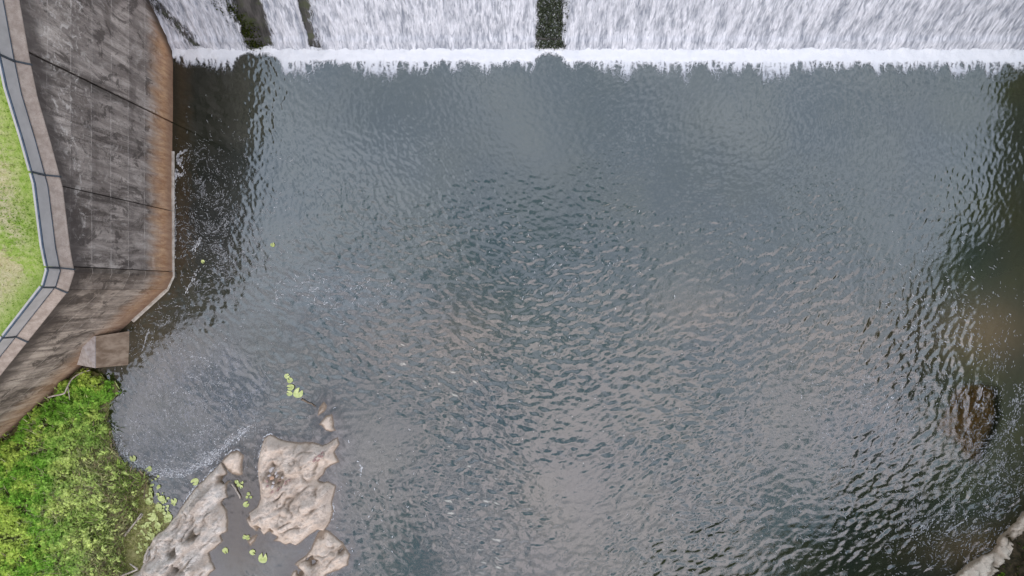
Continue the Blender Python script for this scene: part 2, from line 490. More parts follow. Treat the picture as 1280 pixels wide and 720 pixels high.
# path along the wall face, from upstream to downstream: (x, y, top z)
PATH = [(XA, y, np.interp(y, *A_TOP)) for y in (26, 20, 16, 13.5, 11.6, 10.5, 9.4, 8.0, 7.1, 6.2, 5.3, 4.42, 3.0, 1.8)]
PATH += [(C0[0], C0[1], 9.05), (B0[0], B0[1], 8.92)] + [(*bpt(q), btop(q)) for q in (.15, .3, .45, .7, 1.0, 1.3, 1.6)]
PATH = np.array(PATH)


def path_normals(pts):
    n = []
    for i in range(len(pts)):
        d = pts[min(i + 1, len(pts) - 1), :2] - pts[max(i - 1, 0), :2]
        d /= np.linalg.norm(d)
        n.append((d[1], -d[0]))          # heading south: land lies to the west (right of the heading)
    return np.array(n)


PN = path_normals(PATH)
if PN[0][0] > 0: PN = -PN

wall = empty('retaining_wall', (XA, 4.5, 0))
setp(wall, 'tall stained concrete retaining wall with brown waterline between the lawn and the pool', 'wall')
WL = (XA, 4.5, 0)


def face_panel(pts, mat, back=1.3, label=None, inset=0.0, name='wall_panel', dz=.2):
    """panel of the wall: subdivided front, plain sides; pts (x, y, ztop) along the face"""
    pts = np.array(pts); seg = []
    for i in range(len(pts) - 1):
        L = np.linalg.norm(pts[i + 1, :2] - pts[i, :2]); n = max(2, int(L / .3))
        for k in range(n): seg.append(pts[i] + (pts[i + 1] - pts[i]) * k / n)
    seg.append(pts[-1]); seg = np.array(seg)
    nrm = path_normals(seg)
    if nrm[0][0] > 0: nrm = -nrm
    nz = 48; V = []; bt = []
    for p, q in zip(seg, nrm):
        for k in range(nz + 1):
            z = -1.2 + (p[2] + 1.2) * k / nz
            V.append((p[0] + q[0] * inset, p[1] + q[1] * inset, z)); bt.append(p[2] - z)
    V = np.array(V); bt = np.array(bt)
    w = fbm(V[:, 0] * .9 + V[:, 1] * .9, V[:, 2] * .9, 3, 2) * .02
    nn = np.repeat(nrm, nz + 1, 0)
    V[:, 0] += nn[:, 0] * w; V[:, 1] += nn[:, 1] * w
    n = len(seg); F = [tuple(f) for f in grid_faces(n, nz + 1)]
    base = len(V)
    VB = []
    for p, q in zip(seg, nrm):
        VB += [(p[0] + q[0] * back, p[1] + q[1] * back, -1.2), (p[0] + q[0] * back, p[1] + q[1] * back, p[2])]
    bt = np.concatenate([bt, np.full(len(VB), 1.0)])
    for i in range(n - 1):
        a = base + 2 * i
        F.append((i * (nz + 1) + nz, (i + 1) * (nz + 1) + nz, a + 3, a + 1))
        F.append((a, a + 1, a + 3, a + 2))
    V = list(map(tuple, V)) + VB
    F.append(tuple([k for k in range(nz + 1)] + [base + 1, base]))
    F.append(tuple([(n - 1) * (nz + 1) + k for k in range(nz, -1, -1)] + [base + 2 * (n - 1), base + 2 * (n - 1) + 1]))
    o = mesh_py(name, V, F, mat, wall, WL)
    at = o.data.attributes.new('below_top', 'FLOAT', 'POINT')
    at.data.foreach_set('value', np.array(bt, np.float32))
    if label: o['label'] = label
    return o


def apts(y0, y1):
    ys = [y0] + [y for y in (20, 16, 13.5, 11.6, 10.5, 9.4, 8.0, 7.1, 6.2, 5.3, 4.42, 3.0) if y0 > y > y1] + [y1]
    return [(XA, y, float(np.interp(y, *A_TOP))) for y in ys]


face_panel(apts(26, 9.735), M_WALL, label='pale streaked concrete panel next to the spillway')
face_panel(apts(9.66, 4.53), M_WALL, inset=.03, label='blotched concrete panel in the middle of the wall')
face_panel(apts(4.48, .98), M_WALL, inset=.015, label='dark smudged concrete panel beside the corner')
face_panel([(XA + .02, .94, 9.18), (C0[0] + .03, C0[1], 9.05), (B0[0], B0[1] + .02, 8.92)], M_WALL_B, label='narrow brown corner panel')
face_panel([(B0[0] - .05, B0[1] - .04, 8.90)] + [(*bpt(q), btop(q)) for q in (.1, .25, .45, .7, 1.0, 1.3, 1.6)], M_WALL_B, inset=.06,
           label='dark downstream panel streaked with brown, running behind the buttress')


def sweep(name, pts, nrm, prof, mat, parent, loc, closed=True):
    V = []; F = []; m = len(prof)
    for p, q in zip(pts, nrm):
        for o, dz in prof: V.append((p[0] + q[0] * o, p[1] + q[1] * o, p[2] + dz))
    for i in range(len(pts) - 1):
        for k in range(m if closed else m - 1):
            F.append((i * m + k, i * m + (k + 1) % m, (i + 1) * m + (k + 1) % m, (i + 1) * m + k))
    F.append(tuple(range(m))); F.append(tuple((len(pts) - 1) * m + k for k in range(m))[::-1])
    return mesh_py(name, V, F, mat, parent, loc)


sweep('coping', PATH, PN, [(-.03, .004), (-.03, .06), (.28, .42), (.50, .42), (.50, -.2), (.1, -.2)], M_COPE, wall, WL)
# footing just above water
FP = np.array([(XA, 8.0, 0), (XA, 5, 0), (XA, 1.5, 0), (C0[0], C0[1], 0), (B0[0], B0[1], 0), (*bpt(.1), 0), (*bpt(.205), 0)])
FN = path_normals(FP)
if FN[0][0] > 0: FN = -FN
sweep('footing', FP, FN, [(.2, -.8), (.2, .10), (-.05, .09), (-.10, .02), (-.10, -.8)], M_FOOT, wall, WL)
# buttress
a0 = (*P(162, 412.5), 0); b0 = (*P(160.5, 457), 0); a1 = (*P(120, 420, 2.2), 2.2); b1 = (*P(120, 460, 2.2), 2.2)
ap = (*P(106, 433, 2.17), 2.17); lo_ = (*P(97, 461, .28), .28)
inw = np.array([-.55, .6]) * .5
def deep(p, z): return (p[0] + inw[0], p[1] + inw[1], z)
V = [(a0[0] + .25, a0[1], -1), (b0[0] + .25, b0[1], -1), b1, a1, deep(ap, ap[2] - .02), deep(lo_, .26), deep(lo_, -1), deep(ap, -1)]
mesh_py('buttress', V, [(0, 1, 2, 3), (0, 3, 4, 7), (1, 6, 5, 2), (3, 2, 4), (2, 5, 4), (0, 7, 6, 1)], M_BUTT, wall, WL, bevel=.03)['label'] = 'brown concrete block standing out from the foot of the wall'
def up(p, d): return (p[0], p[1], p[2] + d)
V = [up(a1, .004), up(b1, .004), up(deep(ap, ap[2]), .03), up(deep(lo_, .26), .02), up(a1, .07), up(b1, .07), up(deep(ap, ap[2]), .10), up(deep(lo_, .26), .09)]
mesh_py('buttress_cap', V, [(0, 2, 1), (1, 2, 3), (4, 5, 6), (5, 7, 6), (0, 1, 5, 4), (1, 3, 7, 5), (3, 2, 6, 7), (2, 0, 4, 6)], M_BUTT_TOP, wall, WL)['label'] = 'pale sloping cap of the buttress'

# ------------------------------------------------------------------ guard barrier on the coping
FT = 1.28
fl = (XA - .36, 4.5, 10.3)
fence = empty('guard_barrier', fl)
setp(fence, 'low grey guard barrier with thin blue rails along the top of the concrete wall', 'barrier')


def along(dist):
    """point, normal at an arc length measured on the plan of PATH"""
    d = np.concatenate([[0], np.cumsum(np.hypot(*np.diff(PATH[:, :2], axis=0).T))])
    p = np.array([np.interp(dist, d, PATH[:, k]) for k in range(3)])
    n = np.array([np.interp(dist, d, PN[:, k]) for k in range(2)]); n /= np.linalg.norm(n)
    return p, n, d


_, _, PD = along(0)
post_at = [26 - 17.9, 26 - 13.5, 26 - 9.2, 26 - 4.88, 26 - .85]
dB = PD[len(PATH) - 8]
post_at += [dB + .12, dB + 3.55, dB + 7.0, dB + 10.5, dB + 14.0]
for k, a in enumerate(post_at):
    p, n, _ = along(a); t = np.array([-n[1], n[0]])
    V = []
    for sg in (-.035, .035):
        for o, dz in [(-.075, -.02), (-.075, .10), (.27, .46), (.29, FT + .03), (.36, FT + .03), (.36, .40), (.0, .02)]:
            V.append((p[0] + n[0] * o + t[0] * sg, p[1] + n[1] * o + t[1] * sg, p[2] + dz))
    F = [tuple(range(7)), tuple(range(13, 6, -1))] + [(i, i + 7, (i + 1) % 7 + 7, (i + 1) % 7) for i in range(7)]
    mesh_py('post', V, F, M_POST, fence, fl)
bays = list(zip([0.0] + post_at, post_at + [PD[-1]]))
for a, b in bays:
    ds = [a + .05] + [d for d in PD if a + .06 < d < b - .06] + [b - .05]
    pts, nr = [], []
    for d in ds:
        p, n, _ = along(d); pts.append(p); nr.append(n)
    pts = np.array(pts); nr = np.array(nr)
    sweep('panel', pts, nr, [(.315, .50), (.315, FT - .05), (.345, FT - .05), (.345, .50)], M_PANEL, fence, fl)
    sweep('top_rail', pts, nr, [(.300, FT - .05), (.300, FT + .01), (.36, FT + .01), (.36, FT - .05)], M_RAIL, fence, fl)
    sweep('lower_rail', pts, nr, [(.305, .455), (.305, .50), (.35, .50), (.35, .455)], M_RAIL, fence, fl)
    sweep('kerb_strip', pts, nr, [(.37, .42), (.37, FT - .02), (.47, FT - .02), (.47, .42)], M_PANEL, fence, fl)

# ------------------------------------------------------------------ lawn behind the wall
gx = np.arange(-64, -18.5, .3); gy = np.arange(-26, 27, .3)
X, Y = np.meshgrid(gx, gy)
land = np.concatenate([PATH[:, :2] + PN * .45, [[-70, -14], [-70, 26.2]]])
sd = sdist(X, Y, land)
best = np.full(X.shape, 1e9); Z = np.zeros(X.shape)
for i in range(len(PATH) - 1):
    a, b = PATH[i], PATH[i + 1]; ex, ey = (b - a)[:2]
    t = np.clip(((X - a[0]) * ex + (Y - a[1]) * ey) / (ex * ex + ey * ey), 0, 1)
    d = np.hypot(X - a[0] - t * ex, Y - a[1] - t * ey)
    k = d < best
    Z = np.where(k, a[2] + (b[2] - a[2]) * t, Z); best = np.minimum(best, d)
Z = Z + .45 + .05 * np.minimum(best, 25) + .06 * fbm(X * .5, Y * .5, 3, 8)
F = grid_faces(*X.shape); ok = (sd.ravel()[F] > 0).all(1)
setp(mesh_np('lawn', np.stack([X, Y, Z], -1), F[ok], M_LAWN, {'edge': best}), kind='structure')


def blades(n, px, py, pz, hmin, hmax, w, cols, lean=.6):
    """n grass blades (thin triangles as quads): returns V, F, C"""
    a = rng.random(n) * 2 * math.pi; h = hmin + rng.random(n) * (hmax - hmin)
    le = lean * (0.2 + rng.random(n)) * h
    dx, dy = np.cos(a), np.sin(a)
    ww = w * (.6 + .8 * rng.random(n))
    V = np.zeros((n, 4, 3))
    V[:, 0] = np.stack([px - dy * ww, py + dx * ww, pz], 1)
    V[:, 1] = np.stack([px + dy * ww, py - dx * ww, pz], 1)
    V[:, 2] = np.stack([px + dx * le + dy * ww * .25, py + dy * le - dx * ww * .25, pz + h], 1)
    V[:, 3] = np.stack([px + dx * le * .5 - dy * ww, py + dy * le * .5 + dx * ww, pz + h * .6], 1)
    F = np.arange(4 * n).reshape(n, 4)
    return V.reshape(-1, 3), F, np.repeat(cols, 4, 0)


# grass tufts on the visible lawn strip
n = 26000
x = -26.5 + rng.random(n) * 7.2; y = -4.5 + rng.random(n) * 17
ii = ((y - gy[0]) / .3).astype(int); jj = np.clip(((x - gx[0]) / .3).astype(int), 0, len(gx) - 1)
keep = sd[ii, jj] > .3; x, y, ii, jj = x[keep], y[keep], ii[keep], jj[keep]
dry = sstep(-.1, .3, fbm(x * .42, y * .42, 3, 31) + .15) * sstep(.9, 2.2, best[ii, jj])
c = np.array([.25, .40, .05])[None] * (1 - dry[:, None]) + np.array([.50, .43, .23])[None] * dry[:, None]
c = c * (.6 + .8 * rng.random((len(x), 1)))
V, F, C = blades(len(x), x, y, Z[ii, jj] - .03, .05, .16, .018, c, .8)
setp(mesh_np('lawn_grass', V, F, M_LEAF, cols={'col': C}, smooth=False), kind='stuff')

# ------------------------------------------------------------------ spillway dam
YD = 13.97; SL = .68; CREST = 9.0
dam = empty('spillway_dam', (0, YD, 0))
setp(dam, 'dark wet concrete spillway dam face behind the falling sheets of white water', 'dam')
xs = np.linspace(XA + .01, 46, 180); zs = np.concatenate([[-1.0], np.linspace(-.4, 3.4, 30), np.linspace(3.8, CREST, 8)])
X, Zg = np.meshgrid(xs, zs)
Yg = YD + SL * Zg + .05 * fbm(X * .9, Zg * .5, 4, 3) + .14 * (Zg > .54)
V = np.stack([X, Yg, Zg], -1).reshape(-1, 3)
mesh_np('dam_face', V, grid_faces(len(zs), len(xs)), M_DAM, parent=dam, loc=(0, YD, 0))
yc = YD + SL * CREST
V = [(XA + .01, yc + .16, CREST), (46, yc + .16, CREST), (46, yc + 2.6, CREST + .1), (XA + .01, yc + 2.6, CREST + .1), (XA + .01, yc + 2.6, -1), (46, yc + 2.6, -1)]
mesh_py('dam_crest', V, [(0, 1, 2, 3), (3, 2, 5, 4)], M_DAM, dam, (0, YD, 0))
setp(mesh_np('upper_water', [(XA - .0, yc + 2.0, CREST + .22), (46, yc + 2.0, CREST + .22), (46, yc + 40, CREST + .22), (XA, yc + 40, CREST + .22)], [(0, 1, 2, 3)], M_BED), kind='structure')


def sheet(label, l0, l1, r0, r1, dens, seed, soft=(.5, .5)):
    """white water running down the face. l0/r0: px edges at the foot, l1/r1: px edges at the top of the photo"""
    zt = np.concatenate([np.linspace(-.25, 3.2, 58), np.linspace(3.3, CREST + .25, 30)])
    f0 = K; z1 = 2.64; f1 = K * (H - z1) / H
    xl0, xr0 = (l0 - 640) * f0, (r0 - 640) * f0; xl1, xr1 = (l1 - 640) * f1, (r1 - 640) * f1
    W = max(xr0 - xl0, xr1 - xl1) + 1.0
    nx = int(W / .075)
    u = np.linspace(0, 1, nx)
    T = zt / z1
    m = .45
    XL = xl0 + (xl1 - xl0) * np.clip(T, -.2, 1.6) - m * soft[0]; XR = xr0 + (xr1 - xr0) * np.clip(T, -.2, 1.6) + m * soft[1]
    X = XL[:, None] + (XR - XL)[:, None] * u[None]
    Zg = np.repeat(zt[:, None], nx, 1)
    S = Zg * 1.21
    wx = X + .12 * perlin(X * .8, S * .6, seed)
    st = perlin(wx / .21, S / .95, seed) + .6 * perlin(wx / .11, S / .6, seed + 1) + .9 * perlin(wx / .55, S / 1.9, seed + 2)
    ch = perlin(wx / .6, S / .5, seed + 4)
    d = .10 + .075 * st + .05 * np.abs(ch) + .06 * np.exp(-((Zg - .56) / .1) ** 2)
    d = np.maximum(d, .02)
    Yg = YD + SL * Zg - d * .83 + .14 * sstep(.45, .62, Zg); Zp = Zg + d * .56
    el = np.minimum((X - XL[:, None] - m * soft[0]) / (.25 + soft[0]), (XR[:, None] - m * soft[1] - X) / (.25 + soft[1]))
    rag = .7 * perlin(X / .5, S / 1.3, seed + 7) + .45 * perlin(X / .2, S / .5, seed + 8)
    cov = np.clip(.5 + .9 * (el + rag * .6), -.3, 1) * 1.0
    cov = np.minimum(cov, dens(X, Zg))
    tone = np.clip(.70 + .85 * st - .35 * np.maximum(-ch, 0) + .25 * perlin(X * .35, S * .3, seed + 9), 0, 1)
    cx, cz = .5 * (xl0 + xr0), 0
    loc = (cx, YD, 0)
    o = mesh_np('water_sheet', np.stack([X, Yg, Zp], -1), grid_faces(*X.shape), M_FALL, {'cov': cov, 'tone': tone}, loc=loc)
    return setp(o, label, 'water sheet', 'sheets of white water running down the spillway')


def dfull(X, Z): return np.full(X.shape, 1.0) + .0 * X


def dleft(X, Z):
    xx = X / K + 640
    band = np.exp(-((xx - (250 - Z * 13) - 2) / 15) ** 2) * .62
    return 1.0 - band - .42 * sstep(240, 318, xx) * sstep(.1, .9, .5 + perlin(X * 1.2, Z * .6, 40))


def dmid(X, Z): return np.full(X.shape, .95) - .2 * sstep(.2, .5, perlin(X * 1.5, Z * .7, 43))


def dthird(X, Z):
    xx = X / K + 640
    return 1.0 - .66 * sstep(432 + 0 * Z, 398, xx + Z * 9)


sheet('thin streaky sheet of white water beside the concrete wall', 214, 178, 309, 283, dleft, 1, (.1, 1.0))
sheet('narrow sheet of white water between the two dark gaps in the spillway flow', 344, 326, 388, 371, dmid, 2, (.7, .15))
sheet('broad sheet of white water left of the mossy green gap in the spillway flow', 398, 384, 671, 672, dthird, 3, (.5, .3))
sheet('widest sheet of white water, from the mossy green gap to the spillway end', 705, 704, 1500, 1510, dfull, 4, (.25, .3))
# thin dark film in gap three is the bare mossy face; give it moss
xs = np.linspace(*( (np.array([668, 708]) - 640) * K ), 26); zs = np.linspace(-.2, 4.5, 90)
X, Zg = np.meshgrid(xs, zs)
n = 5200
mx = (669 + rng.random(n) * 37 - 640) * K; mz = rng.random(n) * 4.2 - .1
yy = YD + SL * mz + .14 * (mz > .54) - .05
V, F, C = blades(n, mx, yy, mz + .02, .05, .14, .035, np.where((rng.random(n) < .16)[:, None], np.array([[.55, .57, .58]]), np.array([[.13, .155, .10]])) * (.25 + 1.3 * rng.random((n, 1))), 1.0)
setp(mesh_np('moss', V, F, M_LEAF, cols={'col': C}, smooth=False), kind='stuff')
n = 1500
mz = rng.random(n) * 3.6; mx = (322 - mz * 9 + rng.normal(0, 7, n) - 640) * K
yy = YD + SL * mz + .14 * (mz > .54) - .05
V2, F2, C2 = blades(n, mx, yy, mz + .02, .05, .12, .04, np.array([.060, .075, .018])[None] * (.4 + 1.2 * rng.random((n, 1))), 1.0)
setp(mesh_np('moss', V2, F2, M_LEAF, cols={'col': C2}, smooth=False), kind='stuff')

# ------------------------------------------------------------------ foam at the foot of the spillway
xs = np.arange(XA + .03, 40, .05); ys = np.concatenate([np.arange(YD + .25, YD - 2.7, -.05)])
X, Y = np.meshgrid(xs, ys)
px = X / K + 640
dd = (YD + .08 - Y) / K                     # px below the foot line
thin = 1 - .75 * np.exp(-((px - 322) / 26) ** 4) - .72 * np.exp(-((px - 688) / 17) ** 4)
left = sstep(330, 240, px)
core = (16.5 - 5 * left + 3.0 * perlin(X * .45, X * 0, 5) + 3.5 * perlin(X * 1.1, X * 0, 25) + 3.5 * perlin(X * 2.1, X * 0 + 3, 6)) * np.clip(thin, 0, 1)
wx = X + .16 * perlin(X * 1.6, Y * 1.6, 15) + .07 * perlin(X * 4, Y * 4, 16)
s1 = 1 - np.abs(perlin(wx / .62, Y * .30, 9)) * 4.2; s2 = 1 - np.abs(perlin(wx / .36, Y * .55 + 7, 12)) * 3.6
s3 = 1 - np.abs(perlin(wx / .5, Y / .5, 18)) * 3.4                   # cross links between the strands
reach = (14 + 44 * np.clip(perlin(X / 1.1, X * 0, 22) + .25, 0, 1) + 10 * perlin(X / .33, X * 0, 23)) * np.clip(thin, .12, 1) * (1 - .3 * left)
fade = 1 - sstep(core * .9, core + reach, dd)
lace = np.maximum(np.maximum(s1, s2), .75 * s3)
cov = np.where(dd < core, 1.0, 0) 
cov = np.maximum(1.15 - .9 * sstep(core - 4, core + 5, dd), fade * np.clip(lace, 0, 1) * 1.05) - .35 * sstep(core + reach * .5, core + reach * 1.2, dd)
cov = np.where(dd < -4.5, cov * .9, cov)
hgt = .20 * np.clip(cov, 0, 1) * np.exp(-np.maximum(dd, 0) / 16) * (.75 + .55 * fbm(X * 1.3, Y * 1.3, 3, 6)) + .02
tone = np.clip(1.0 - .045 * np.maximum(dd - core * .85, 0) + .2 * perlin(X * 2, Y * 2, 8), 0, 1)
setp(mesh_np('foam', np.stack([X, Y, hgt], -1), grid_faces(*X.shape)[:, ::-1], M_FOAM, {'cov': cov, 'tone': tone}), kind='stuff')

# ------------------------------------------------------------------ pool water
DX = .065
fx = np.arange(-31, 31.01, DX); fy = np.arange(-17.6, YD + .12, DX)
fx = np.concatenate([[-70, -50, -40, -34], fx, [33, 36, 40, 46]]); fy = np.concatenate([[-70, -50, -35, -25, -20], fy, [YD + .3]])
X, Y = np.meshgrid(fx, fy); px = X / K + 640; py = 360 - Y / K
th = np.arctan2(-(py - 70) * 1.15, (px - 720)) + math.pi / 2          # crests ring out from the falls (xy angles)
lo = perlin(X * .16, Y * .16, 50); lo2 = perlin(X * .16, Y * .16, 51)
th = th + .9 * lo
NA = 6
h1 = np.zeros(X.shape); h2 = h1.copy(); h3 = h1.copy(); wn = h1.copy()
for k in range(NA):
    ph = math.pi * k / NA
    w = np.maximum(0, np.cos(th - ph) ** 2 - .35) ** 1.2
    a = X * math.cos(ph) + Y * math.sin(ph); c = -X * math.sin(ph) + Y * math.cos(ph)
    c = c + .10 * perlin(a * .9, c * .9, 60 + k)
    h1 += w * perlin(a / .42, c / .20, 70 + k); h2 += w * perlin(a / .80, c / .36, 80 + k); h3 += w * perlin(a / .22, c / .125, 90 + k)
    wn += w * w
wn = np.sqrt(wn + 1e-9); h1 /= wn; h2 /= wn; h3 /= wn


def blob(x, y, rx, ry, p=2): return np.exp(-(((px - x) / rx) ** 2 + ((py - y) / ry) ** 2) ** (p / 2))


rocks_d = np.full(X.shape, -1e9)
for poly in (MAIN, LOWER, LEFTR, HEADR, SM1, SM2, SM3): rocks_d = np.maximum(rocks_d, sdist(X, Y, PP(poly)))
ledge_d = sdist(X, Y, PP(LEDGE)); bank_d = sdist(X, Y, PP(BANK)); mud_d = sdist(X, Y, PP(MUDP))
dr_d = sdist(X, Y, PP(DROWN))
# eddy of scum in the lower left corner
EDDY = [(165, 470), (140, 510), (141, 548), (160, 574), (190, 590), (228, 590), (258, 578), (285, 556), (318, 530), (345, 505), (352, 470), (325, 445), (285, 428), (240, 425), (195, 440)]
ed = sdist(X, Y, PP(EDDY)) / K
calm = np.maximum.reduce([sstep(-18, 25, ed), .9 * sstep(-1.6, 0, rocks_d), blob(300, 640, 60, 80, 4) * .95,
                          .75 * blob(255, 130, 60, 70, 4), .6 * blob(250, 300, 45, 80, 4), .55 * blob(480, 650, 70, 120, 4)])
ampl = (.34 + .66 * sstep(110, 330, py)) * (1 - .9 * calm)
ampl *= np.clip(.80 + 1.1 * lo2 + .5 * perlin(X * .45, Y * .45, 52), .25, 1.5)
ampl = np.maximum(ampl, .035)
ampl *= 1 + .35 * blob(320, 160, 35, 110, 4) + .35 * blob(1120, 300, 160, 160, 4)
sc = sstep(150, 430, py)                    # bigger ripples further from the falls
hz = ampl * (.030 * h1 * (1 - .25 * sc) + .056 * h2 * sc + .013 * h3 * (1.5 - .5 * sc))
hz += .012 * ampl * perlin(X * .5, Y * .9, 99)
outside = (np.abs(X) > 31.2) | (Y < -17.8) | (Y > YD + .1)
hz = np.where(outside, 0, hz)
clear = np.maximum.reduce([.85 * np.exp(np.minimum(rocks_d, 0) / .55), .8 * np.exp(np.minimum(ledge_d, 0) / 1.1), .85 * np.exp(np.minimum(bank_d, 0) / .5),
                           .85 * np.exp(np.minimum(mud_d, 0) / .35), .9 * sstep(-.15, .35, dr_d)])
clear *= (Y < 13)
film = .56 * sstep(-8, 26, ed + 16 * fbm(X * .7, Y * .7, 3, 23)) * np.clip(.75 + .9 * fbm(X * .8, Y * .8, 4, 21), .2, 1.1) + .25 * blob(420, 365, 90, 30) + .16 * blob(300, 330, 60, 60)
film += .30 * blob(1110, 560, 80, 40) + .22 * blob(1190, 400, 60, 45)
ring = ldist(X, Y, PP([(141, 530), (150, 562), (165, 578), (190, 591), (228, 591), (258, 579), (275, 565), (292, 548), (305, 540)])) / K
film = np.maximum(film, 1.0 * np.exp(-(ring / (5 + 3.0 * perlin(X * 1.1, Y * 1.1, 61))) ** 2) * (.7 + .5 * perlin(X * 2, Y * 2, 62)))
film = np.clip(film, 0, 1)
mud = np.clip(.55 * blob(575, 415, 50, 45) + .45 * blob(480, 425, 40, 35) + .4 * blob(870, 390, 60, 30) + .5 * blob(1230, 415, 60, 40) + .35 * blob(1060, 430, 110, 80) + .6 * blob(1235, 690, 90, 30) + .35 * blob(320, 620, 60, 90, 4) + .4 * blob(215, 440, 70, 40) + .10 * sstep(1195, 1275, px) + .5 * blob(300, 650, 35, 60, 4), 0, 1)
gloss = np.ones(X.shape) * (1.0 + .05 * lo) * (1 - .42 * sstep(310, 250, px) * sstep(300, 200, py)) * (1 - .35 * blob(300, 645, 45, 75, 4))  # mirror strength cut beside the wall so the painted strip stays dark
deep = 1.0 - .5 * sstep(340, 260, px) * sstep(380, 300, py) + 1.0 * sstep(1120, 1240, px) * sstep(260, 400, py) + .45 * sstep(1120, 1240, px) - .45 * blob(300, 645, 45, 75, 4)  # body brightness factor, not depth: wall's dark reflection painted in beside it
micro = np.clip((.30 + .5 * sstep(150, 330, py)) * (1 - .88 * calm) * (1 + .6 * lo), .04, 1.2)
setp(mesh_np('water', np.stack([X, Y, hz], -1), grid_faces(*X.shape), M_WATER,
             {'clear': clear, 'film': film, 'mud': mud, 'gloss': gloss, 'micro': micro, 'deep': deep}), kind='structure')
setp(mesh_np('riverbed', [(-75, -75, -1.5), (60, -75, -1.5), (60, YD + 1, -1.5), (-75, YD + 1, -1.5)], [(0, 1, 2, 3)], M_BED), kind='structure')

# ------------------------------------------------------------------ foam flecks carried by the current
def flow(x, y):
    """direction of the surface current at photo px"""
    u = (x - 720) * .0012; v = np.full(x.shape, .55) + 0 * y
    for cx, cy, r, g in ((262, 236, 42, 1.1), (235, 512, 85, -1.6), (275, 318, 40, .8), (430, 380, 50, .8)):
        dx, dy = x - cx, y - cy; q = g * np.exp(-(dx * dx + dy * dy) / (2 * r * r)) / r
        u = u - dy * q * 1.6; v = v + dx * q * 1.6
    k = np.exp(-(((x - 1225) / 75) ** 2)) * (y > 380)
    u = u - k * (y - 380) * .006; v = v + k * .8
    an = 2.6 * perlin(x / 24., y / 24., 33) + 1.6 * perlin(x / 9., y / 9., 34)
    u, v = u * np.cos(an) - v * np.sin(an), u * np.sin(an) + v * np.cos(an)
    m = np.hypot(u, v) + 1e-6
    return u / m, v / m


def strings(n, xs, ys, steps, step, size, bright):
    """n strings of flecks that start at xs, ys (px) and drift with the current"""
    out = []
    x, y = xs.copy(), ys.copy()
    base = bright * (.45 + .75 * rng.random(n)); L = rng.integers(1, steps + 1, n)
    for k in range(steps):
        u, v = flow(x, y); on = k < L
        s_ = size * (.5 + rng.random(n))
        out.append(np.stack([x + rng.normal(0, .5, n), y + rng.normal(0, .5, n), u, v, s_, base * (.8 + .3 * rng.random(n))], 1)[on])
        x = x + u * step; y = y + v * step
    return np.concatenate(out)


def gpts(n, x, y, rx, ry): return rng.normal(x, rx, n), rng.normal(y, ry, n)


FL = []
def add(n, x, y, rx, ry, steps, step, size, br):
    a, b = gpts(n, x, y, rx, ry); FL.append(strings(n, a, b, steps, step, size, br))


add(750, 262, 250, 34, 46, 5, 1.5, .62, .36)
add(700, 268, 315, 30, 30, 6, 1.6, .75, .38)
add(260, 330, 300, 40, 50, 5, 1.6, .7, .42)
add(420, 205, 420, 32, 26, 5, 1.8, .7, .42)
add(3000, 240, 512, 52, 42, 4, 1.4, .52, .40)
add(260, 420, 365, 45, 14, 5, 1.5, .8, .5)
add(150, 690, 350, 50, 50, 2, 1.4, .7, .6)
add(900, 1190, 405, 50, 45, 2, 1.3, .85, .55)
add(800, 1115, 500, 60, 25, 3, 1.3, .75, .48)
add(700, 1120, 560, 90, 60, 2, 1.3, .70, .42)
add(700, 1245, 560, 22, 60, 6, 1.7, .75, .48)
add(800, 1185, 655, 48, 35, 5, 1.7, .75, .48)
add(600, 1010, 650, 80, 50, 2, 1.3, .70, .46)
add(90, 700, 560, 160, 80, 1, 1.3, .70, .5)
add(120, 450, 620, 40, 60, 2, 1.3, .8, .6)
add(220, 1060, 420, 70, 50, 2, 1.3, .75, .42)


def arcs(n, cx, cy, r0, r1, sq, size, br, a0=0, a1=6.28):
    for _ in range(n):
        r = r0 + (r1 - r0) * rng.random(); a = a0 + (a1 - a0) * rng.random(); L = .25 + .8 * rng.random() * (30 / (r + 15))
        th_ = a + np.linspace(0, L, 9); rr = r * (1 + .18 * rng.normal() * np.linspace(0, 1, 9) + .05 * perlin(th_ * 3, th_ * 0 + r, 5))
        trail(list(zip(cx + rr * np.cos(th_), cy + sq * rr * np.sin(th_))), int(6 + 14 * rng.random() + r * L * .35), .7, size * (.8 + .4 * rng.random()), br * (.6 + .5 * rng.random()))


def trail(line, n, spread, size, br):
    line = np.array(line, float); d = np.concatenate([[0], np.cumsum(np.hypot(*np.diff(line, axis=0).T))])
    q = rng.random(n) * d[-1]; x = np.interp(q, d, line[:, 0]); y = np.interp(q, d, line[:, 1])
    dx = np.gradient(np.interp(np.linspace(0, d[-1], 60), d, line[:, 0])); dy = np.gradient(np.interp(np.linspace(0, d[-1], 60), d, line[:, 1]))
    i = np.clip((q / d[-1] * 59).astype(int), 0, 59); m = np.hypot(dx[i], dy[i]) + 1e-6
    FL.append(np.stack([x + rng.normal(0, spread, n), y + rng.normal(0, spread, n), dx[i] / m, dy[i] / m, size * (.5 + rng.random(n)), br * (.5 + .7 * rng.random(n))], 1))


